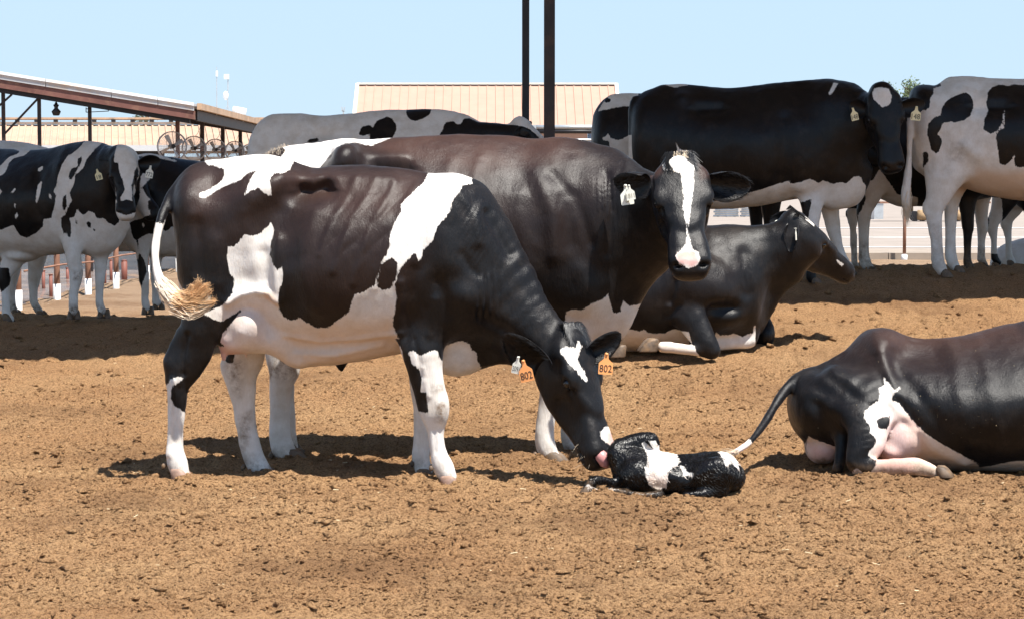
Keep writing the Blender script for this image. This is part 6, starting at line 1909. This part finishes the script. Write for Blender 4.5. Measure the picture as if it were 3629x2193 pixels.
def cow_8():
    s = Cow('black cow with white lower legs standing between the big black cow and the blotched cow', 18.05, 3280, vox=0.020)
    s.torso([(3010, 400, 540, 0, .04), (3020, 370, 600, 0, .17), (3060, 348, 650, 0, .24), (3120, 342, 690, 0, .28), (3220, 345, 730, 0, .33), (3320, 345, 730, 0, .36), (3420, 340, 715, 0, .33), (3500, 335, 700, 0, .27), (3570, 345, 690, 0, .2), (3620, 390, 640, 0, .12)], k=.06, tap=.5)
    s.limb([(3560, 460, 0, 105, .65), (3650, 430, 0, 78, .68), (3720, 410, 0, 62, .7)], k=.08)
    s.limb([(3100, 520, -.1, 90, .6), (3100, 600, -.14, 72, .6), (3088, 680, -.16, 46, .7), (3070, 730, -.16, 34, .7), (3062, 760, -.16, 30, .7), (3062, 820, -.16, 22, .75), (3062, 890, -.16, 21, .8), (3066, 930, -.16, 25, .85), (3082, 952, -.16, 23, .88)], k=.05)
    hind(s, 3020, 760, 940, .17, 14)
    s.blob(3200, 690, 0, 60, 42, .15, 0, .04)
    fore(s, 3428, 720, 810, 930, -.15, 17); fore(s, 3478, 720, 810, 920, .15, 16)
    s.head(3720, 380, 0, (.7, 0, -.7), (.7, 0, .7), 1.0, eyes=False)
    s.white([(3030, 640), (3090, 640), (3110, 600), (3180, 690), (3250, 700), (3270, 780), (3160, 780), (3130, 1050), (3030, 1050), (3040, 760), (3050, 750), (3065, 700)], dY=-.16, yr=(-.6, -.0))
    s.white([(3000, 740), (3070, 740), (3070, 1050), (3000, 1050)], dY=.17, yr=(.02, .6))
    s.white([(3445, 690), (3540, 690), (3540, 1050), (3450, 1050), (3440, 880), (3462, 800)], dY=0, yr=(.02, .6))
    s.soft('dirt', [(3030, 860), (3120, 860), (3120, 1000), (3030, 1000)], .1, .8, dY=-.16)
    s.soft('dirt', [(3400, 880), (3540, 880), (3540, 1000), (3400, 1000)], .1, .9, dY=-.16)
    s.build()
    s.hoof(3093, 972, -.16, 1, 30, 18); s.hoof(3040, 975, .17, 1, 27, 18); s.hoof(3440, 962, -.15, 1, 30, 18); s.hoof(3490, 958, .15, 1, 28, 18)
    return s

def cow_9():
    s = Cow('black and white cow farthest back at the right edge, only its legs and belly visible', 18.9, 3750, vox=0.022)
    s.torso([(3480, 440, 560, 0, .04), (3492, 400, 620, 0, .17), (3530, 376, 670, 0, .24), (3620, 370, 700, 0, .29), (3740, 372, 738, 0, .36), (3860, 370, 732, 0, .35), (3960, 366, 705, 0, .26), (4020, 400, 660, 0, .14)], k=.06, tap=.5)
    s.limb([(3980, 470, 0, 100, .65), (4060, 440, 0, 75, .68), (4120, 420, 0, 60, .7)], k=.08)
    hind(s, 3517, 800, 915, -.15, 15); hind(s, 3568, 790, 910, .15, 15)
    s.blob(3640, 700, 0, 46, 44, .14, 0, .04)
    s.limb([(3628, 730, -.05, 9), (3630, 765, -.05, 5)], lat=1, k=.01)
    fore(s, 3900, 745, 820, 920, -.14, 15); fore(s, 3860, 745, 820, 915, .14, 15)
    s.head(4120, 400, 0, (.7, 0, -.7), (.7, 0, .7), 1.0, eyes=False)
    s.white([(3500, 700), (3545, 700), (3555, 900), (3490, 900), (3505, 760)], dY=-.15, yr=(-.5, 0))
    s.white([(3540, 690), (3640, 690), (3640, 1000), (3540, 1000)], dY=.15, yr=(.02, .6))
    s.white([(3840, 780), (3960, 780), (3960, 1000), (3840, 1000)], dY=0)
    s.build()
    s.hoof(3530, 958, -.15, 1, 28, 18); s.hoof(3584, 950, .15, 1, 27, 18); s.hoof(3915, 952, -.14, 1, 27, 18); s.hoof(3875, 946, .14, 1, 27, 18)
    return s

def cow_10():
    s = Cow('pale cow lying low at the far right edge behind the standing legs', 19.6, 3650, vox=0.023)
    s.torso([(3510, 925, 965, 0, .05), (3530, 895, 985, 0, .14), (3570, 868, 1000, 0, .22), (3620, 848, 1005, 0, .28), (3700, 835, 1005, 0, .32), (3800, 825, 1005, 0, .33), (3900, 820, 1000, 0, .27), (3980, 850, 985, 0, .16)], k=.06, tap=.4)
    s.limb([(3920, 890, 0, 60, .7), (3980, 850, 0, 50, .7), (4030, 815, 0, 42, .7)], k=.06)
    s.limb([(3640, 940, -.2, 42), (3620, 975, -.28, 26), (3680, 990, -.3, 16), (3740, 992, -.3, 13)], k=.04)
    s.limb([(3900, 950, -.2, 32), (3930, 985, -.26, 20), (3880, 992, -.28, 13)], k=.04)
    s.head(4035, 795, 0, (.75, 0, -.6), (.6, 0, .75), .95, eyes=False)
    s.white([(3300, 700), (4300, 700), (4300, 1100), (3300, 1100)], dY=0)
    s.build()
    s.ear((4020, 815, -.1), (3990, 835, -.12), (-.2, -.9, 0), .12, 0, .4)
    s.hoof(3755, 998, -.3, 1, 24, 14)
    return s

def cow_far_white():
    s = Cow('white cow with black shoulder blotches seen over the backs, walking right in shade', 17.5, 1400, vox=0.018)
    wc = lambda p: crop(800, 250, 1.643, p)
    s.torso([(882, 480, 640, 0, .05), (890, 445, 740, 0, .18), (920, 412, 800, 0, .25), (975, 400, 830, 0, .28), (1050, 403, 850, 0, .30), (1140, 411, 870, 0, .33), (1240, 405, 880, 0, .36), (1380, 391, 870, 0, .36), (1500, 388, 850, 0, .30),
             (1590, 393, 850, 0, .24), (1660, 420, 830, 0, .19), (1700, 470, 780, 0, .12)], k=.06, tap=.5)
    s.limb([(1640, 540, 0, 120, .6), (1730, 510, 0, 78, .62), (1810, 502, 0, 58, .66), (1860, 495, .0, 48, .7)], k=.08)
    s.relief([(1055, 440)], 30, .025); s.relief([(1110, 470), (1200, 470)], 28, -.03, up=16); s.relief([(930, 450)], 24, .02)
    hind(s, 930, 950, 1085, -.16, 16); hind(s, 985, 950, 1085, .16, 16)
    fore(s, 1610, 880, 990, 1090, -.17, 17); fore(s, 1560, 880, 990, 1085, .17, 17)
    fr = s.head(1866, 438, .0, (.72, -.1, -.69), (.69, -.1, .72), .98)
    s.white([(700, 300), (2200, 300), (2200, 1300), (700, 1300)], dY=0)
    s.black(wc([(770, 370), (785, 325), (830, 315), (850, 330), (870, 290), (930, 265), (960, 275), (985, 310), (990, 345), (970, 390), (960, 460), (830, 460), (835, 400), (835, 370), (790, 382)]), dY=-.3)
    s.black(wc([(1040, 200), (1200, 200), (1195, 235), (1185, 260), (1150, 285), (1110, 297), (1075, 288), (1055, 262)]), dY=-.05)
    s.black(wc([(1245, 480), (1245, 380), (1265, 340), (1275, 305), (1310, 298), (1320, 290), (1345, 315), (1370, 312), (1380, 280), (1420, 278), (1470, 300), (1520, 300), (1700, 320), (1745, 330), (1780, 350), (1830, 395), (1860, 405), (1860, 470), (1780, 520), (1700, 500), (1620, 560), (1500, 600), (1400, 570), (1300, 600), (1250, 540)]), dY=-.15)
    s.black(wc([(460, 420), (480, 400), (530, 392), (535, 412), (500, 420)]), dY=-.3)
    s.build()
    for x, d in ((945, -.16), (1000, .16), (1625, -.17), (1575, .17)): s.hoof(x, 1112, d, 1, 28, 18)
    s.ear((1872, 455, .09), (1862, 428, .16), (-.3, .2, .9), .09, 0, .4)
    s.ear((1860, 470, -.10), (1826, 488, -.16), (-.2, -.9, .2), .11, 0, .4, white=-.1)
    return s

def cow_A():
    s = Cow('spotted cow with white face and 772 ear tag, standing at the left edge', 17.6, 250, vox=0.0148)
    ac = lambda p: crop(0, 450, 2.04, p)
    s.torso([(-190, 560, 760, .40, .05), (-178, 540, 820, .38, .18), (-140, 522, 860, .35, .25), (-70, 522, 890, .28, .30), (20, 528, 915, .2, .35), (110, 532, 912, .1, .38), (200, 526, 900, 0, .35), (270, 512, 890, -.08, .29),
             (330, 506, 885, -.15, .25), (380, 520, 870, -.22, .22), (412, 560, 820, -.27, .15)], k=.06, tap=.5)
    s.limb([(300, 660, -.1, 145, .75), (360, 640, -.2, 122, .75), (405, 610, -.3, 90, .85), (432, 575, -.38, 66, .9)], k=.09)
    s.limb([(300, 830, -.12, 68, .9), (350, 830, -.18, 78, .8), (395, 780, -.24, 70, .7), (412, 720, -.3, 45, .6)], k=.07)
    s.relief([(210, 600), (215, 720)], 30, .02); s.relief([(130, 620), (140, 760)], 24, -.016)
    hind(s, 14, 985, 1110, .08, 17); hind(s, -70, 985, 1095, .42, 16)
    s.limb([(262, 760, -.2, 62, .7), (258, 850, -.27, 42, .75), (262, 920, -.3, 29, .78), (270, 975, -.3, 26, .8), (262, 1030, -.3, 19, .8), (260, 1075, -.3, 20, .82), (262, 1105, -.3, 23, .88)], k=.05)
    s.limb([(352, 800, -.12, 55, .7), (358, 880, -.14, 31, .75), (357, 940, -.14, 24, .78), (355, 975, -.14, 21, .8), (352, 1030, -.14, 16, .8), (353, 1075, -.14, 18, .82), (362, 1102, -.14, 22, .88)], k=.05)
    s.blob(80, 905, .1, 60, 24, .16, 0, .03)
    fr = s.head(436, 548, -.52, (.13, -.50, -.86), (.16, -.85, .50), .92)
    s.white([(-400, 400), (700, 400), (700, 1300), (-400, 1300)], dY=0)
    B = s.black
    B(ac([(-400, 60), (0, 150), (60, 160), (105, 175), (95, 195), (40, 215), (20, 240), (0, 265), (-100, 400), (-400, 400)]), dY=-.1)
    B(ac([(165, 170), (240, 60), (620, 60), (590, 140), (540, 190), (500, 210), (470, 270), (450, 340), (440, 420), (420, 470), (438, 490), (430, 560), (405, 630), (400, 660), (340, 665), (330, 720), (270, 770), (200, 805), (140, 780), (110, 710), (20, 740), (-200, 780), (-400, 700), (-400, 420), (0, 350), (20, 330), (30, 260), (60, 225), (140, 205)]), dY=-.2)
    B(ac([(560, 290), (520, 300), (500, 340), (497, 375), (520, 385), (548, 330), (580, 280), (592, 240), (585, 210), (560, 230)]), dY=-.35)
    B(ac([(720, 100), (850, 100), (860, 560), (860, 640), (850, 690), (820, 720), (775, 690), (755, 660), (700, 660), (680, 620), (640, 610), (600, 640), (570, 620), (560, 590), (530, 650), (490, 660), (505, 720), (500, 800), (480, 800), (470, 750), (450, 790), (430, 720), (430, 660), (460, 640),
         (480, 600), (520, 530), (500, 480), (530, 420), (540, 350), (600, 300), (620, 240), (650, 190)]), dY=-.4)
    B(ac([(455, 510), (478, 490), (475, 560), (455, 615), (445, 570)]), dY=-.4)
    B(ac([(615, 700), (640, 680), (658, 700), (655, 720), (640, 740)]), dY=-.4); B(ac([(665, 735), (685, 740), (682, 758), (670, 752)]), dY=-.4); B(ac([(540, 665), (552, 680), (548, 710), (536, 700)]), dY=-.4)
    for p in ([(285, 300), (320, 288), (325, 310), (300, 325), (285, 318)], [(320, 395), (332, 400), (325, 480), (300, 555), (292, 540), (300, 430)], [(100, 480), (125, 448), (138, 450), (120, 478)], [(130, 640), (150, 618), (158, 640), (135, 675)],
              [(0, 440), (30, 470), (10, 500), (-10, 480)], [(392, 470), (405, 500), (420, 490), (408, 525), (395, 510)], [(130, 560), (148, 540), (140, 585), (128, 582)]):
        s.white(ac(p), dY=-.15, yr=(-.6, .6))
    B(ac([(770, 250), (800, 260), (830, 255), (845, 320), (880, 400), (895, 460), (870, 500), (862, 560), (820, 520), (800, 420), (770, 340)]), dY=-.72, yr=(-1.3, -.42))
    B(ac([(1010, 230), (1020, 300), (1022, 400), (1008, 560), (960, 600), (945, 500), (938, 430), (950, 320), (985, 250)]), dY=-.72, yr=(-1.3, -.42))
    B([(402, 722), (438, 708), (478, 718), (482, 752), (440, 764), (402, 752)], dY=-.8, yr=(-1.3, -.55))
    B(ac([(800, 100), (840, 130), (960, 130), (990, 160), (1000, 90), (800, 90)]), dY=-.6, yr=(-1.3, -.4))
    s.black([(-30, 950), (30, 950), (30, 1010), (-5, 1040), (-40, 1000)], dY=.0, yr=(-.1, .2))
    s.soft('dirt', ac([(530, 1040), (590, 1040), (590, 1110), (530, 1110)]), .04, .9, dY=-.35)
    s.soft('dirt', [(200, 1080), (420, 1080), (420, 1160), (200, 1160)], .06, .9, dY=-.3)
    s.fold(ac([(620, 760), (820, 740), (810, 900), (640, 900)]), .005, .03, 60, -.4, .8)
    s.build()
    s.hoof(262, 1132, -.3, 0, 30, 22); s.hoof(368, 1128, -.14, 0, 30, 22); s.hoof(30, 1140, .08, 1, 28, 20); s.hoof(-55, 1120, .42, 1, 28, 20)
    s.ear((392, 590, -.46), (325, 605, -.36), (-.3, -.9, -.1), .14, 0, .4)
    s.ear((492, 585, -.48), (572, 572, -.42), (.15, -.9, -.2), .145, 0, .45)
    s.ear_tag((343, 600), -.62, 24, 40, -14, 10, 'tag_pale', '18', .34, label='pale tag in the left-hand ear')
    s.ear_tag((534, 588), -.62, 27, 44, 10, -8, 'tag_white', '772', .34, label='pale tag reading 772 below the big right-hand ear')
    return s

def cow_B():
    s = Cow('black cow with white chest and pale nose peeking out behind the white-faced cow', 18.3, 620, vox=0.020)
    s.torso([(430, 640, 780, -.18, .10), (455, 580, 870, -.16, .19), (505, 556, 900, -.12, .25), (570, 553, 908, -.06, .30), (650, 566, 912, .02, .35), (740, 575, 905, .1, .36), (830, 575, 890, .18, .30), (900, 580, 860, .26, .24), (945, 620, 800, .3, .12)], k=.06, tap=.5)
    s.limb([(520, 640, -.1, 92, .7), (480, 640, -.2, 78, .7), (470, 620, -.28, 64, .8)], k=.08)
    s.limb([(470, 800, -.18, 62, .9), (450, 760, -.22, 55, .8)], k=.06)
    s.limb([(510, 800, -.22, 48, .7), (505, 870, -.25, 30, .75), (506, 930, -.26, 22, .78), (510, 985, -.26, 20, .8), (514, 1030, -.26, 15.5, .8), (514, 1065, -.26, 17, .82), (520, 1090, -.26, 21, .88)], k=.05)
    s.limb([(555, 820, .0, 45, .7), (553, 890, .0, 27, .75), (552, 950, .0, 21, .78), (552, 985, .0, 19, .8), (552, 1035, .0, 15, .8), (556, 1072, .0, 20, .88)], k=.05)
    hind(s, 830, 960, 1070, .1, 15, -1); hind(s, 890, 960, 1065, .42, 15, -1)
    s.head(458, 596, -.34, (.50, -.50, -.70), (.30, -.80, .50), .88)
    bc = lambda p: crop(0, 450, 2.04, p)
    s.white(bc([(1010, 520), (1000, 360), (1040, 300), (1090, 300), (1060, 380), (1020, 440), (1060, 500), (1095, 540), (1090, 640), (950, 680), (900, 700)]), dY=-.5, yr=(-1.1, -.28))
    s.black(bc([(1040, 530), (1085, 545), (1080, 600), (1050, 600)]), dY=-.7, yr=(-1.1, -.4))
    s.white(bc([(780, 640), (880, 620), (940, 640), (945, 700), (965, 800), (990, 830), (1000, 960), (780, 960)]), dY=-.3)
    s.white(bc([(1000, 810), (1080, 770), (1100, 780), (1180, 740), (1200, 760), (1250, 720), (1310, 740), (1500, 760), (1500, 1000), (1180, 1000), (1180, 1500), (960, 1500), (1010, 1180), (1060, 1050), (1040, 960), (1000, 900)]), dY=-.3)
    s.white(bc([(960, 200), (1130, 190), (1180, 215), (1280, 245), (1270, 255), (1180, 235), (1120, 220), (1000, 215)]), dY=-.1)
    s.white(bc([(1020, 700), (1035, 690), (1040, 720), (1025, 730)]), dY=-.4)
    s.build()
    s.hoof(524, 1116, -.26, 0, 28, 20); s.hoof(562, 1098, .0, 0, 28, 20); s.hoof(815, 1095, .1, -1, 27, 18); s.hoof(875, 1090, .42, -1, 27, 18)
    s.ear((412, 640, -.3), (372, 660, -.25), (-.3, -.9, 0), .11, 0, .4)
    return s

def cow_C():
    s = Cow('pale grey-white cow standing behind the spotted cow at the left edge, back showing above it', 18.75, 60, vox=0.020)
    s.torso([(-330, 540, 720, .1, .05), (-318, 515, 800, .1, .18), (-270, 500, 840, .08, .25), (-180, 498, 870, .05, .31), (-60, 496, 890, 0, .36), (60, 500, 880, 0, .34), (130, 516, 865, 0, .27), (190, 545, 850, 0, .21), (225, 590, 800, 0, .12)], k=.06, tap=.5)
    s.limb([(180, 640, 0, 90, .65), (240, 650, 0, 68, .68), (290, 640, 0, 55, .7)], k=.08)
    s.limb([(130, 800, -.1, 62, .65), (132, 880, -.15, 46, .7), (128, 940, -.17, 33, .75), (122, 985, -.17, 26, .78), (118, 1030, -.17, 19, .8), (122, 1075, -.17, 19, .82), (140, 1105, -.17, 21, .88)], k=.05)
    s.limb([(55, 800, .1, 55, .65), (58, 880, .14, 40, .7), (54, 940, .15, 28, .75), (46, 985, .15, 23, .78), (40, 1035, .15, 17, .8), (42, 1080, .15, 19, .82), (52, 1102, .15, 20, .88)], k=.05)
    hind(s, -290, 980, 1090, -.16, 15); hind(s, -240, 980, 1085, .16, 15)
    s.head(292, 610, 0, (.7, 0, -.7), (.7, 0, .7), 1.0, eyes=False)
    s.white([(-500, 400), (600, 400), (600, 1300), (-500, 1300)], dY=0)
    s.soft('dirt', [(-320, 1075), (200, 1075), (200, 1200), (-320, 1200)], .05, 1.0, dY=-.1)
    s.build()
    s.hoof(152, 1134, -.17, 1, 32, 22); s.hoof(62, 1128, .15, 1, 28, 20); s.hoof(-275, 1118, -.16, 1, 26, 18); s.hoof(-225, 1112, .16, 1, 26, 18)
    return s
# ------------------------------------------------------------------ assemble
import time
T0 = time.time()
for px, py, h, r in ((560, 1705, .02, .16), (700, 1712, .025, .14), (1010, 1700, .03, .16), (1480, 1715, .025, .13), (1690, 1725, .02, .14), (1130, 1640, .02, .14), (1830, 1640, .02, .15), (2010, 1770, .03, .18),
                     (2330, 1790, .02, .2), (3100, 1715, .03, .2), (3400, 1705, .03, .2), (3600, 1715, .02, .2), (2800, 1700, .02, .2)):
    Y = 1.35 * FPX / (py - 664)
    p = at(px, py, Y); foot_bumps.append((p[0], p[1], r, h))
build_ground()
build_shade()
build_left_barn()
build_far()
build_lane()
print('setting', time.time() - T0)
ALL = [cow_licking, cow_brown, cow_lying_black, cow_lying_right, calf, cow_148, cow_6, cow_7, cow_8, cow_9, cow_10, cow_far_white, cow_A, cow_B, cow_C]
for fn in ALL:
    t1 = time.time(); c = fn(); print(fn.__name__, len(c.V), round(time.time() - t1, 1))
tag(clods('dirt_clods', 19000, -2.5, 2.5, 6.4, 11.5, .0030, .019, 1, M['dirt']), kind='stuff', label='small crumbled dirt clods strewn over the corral floor', category='dirt clods')
tag(clods('dirt_clods', 9000, -4.6, 4.6, 11.5, 20.0, .005, .026, 2, M['dirt']), kind='stuff', label='dirt clods strewn over the mound', category='dirt clods')
tag(crumbs('dirt_crumbs', 52000, 0, 0, 6.6, 13.5, .0025, .0085, 7, M['dirt']), kind='stuff', label='fine dry dirt crumbs covering the near corral floor', category='dirt crumbs')
tag(straw_bits(130, 3), kind='stuff', label='pale straw bits scattered on the dirt', category='straw')
print('tris', sum(sum(len(p.vertices)-2 for p in o.data.polygons) for o in bpy.data.objects if o.type=='MESH') if False else '')
print('total', time.time() - T0)
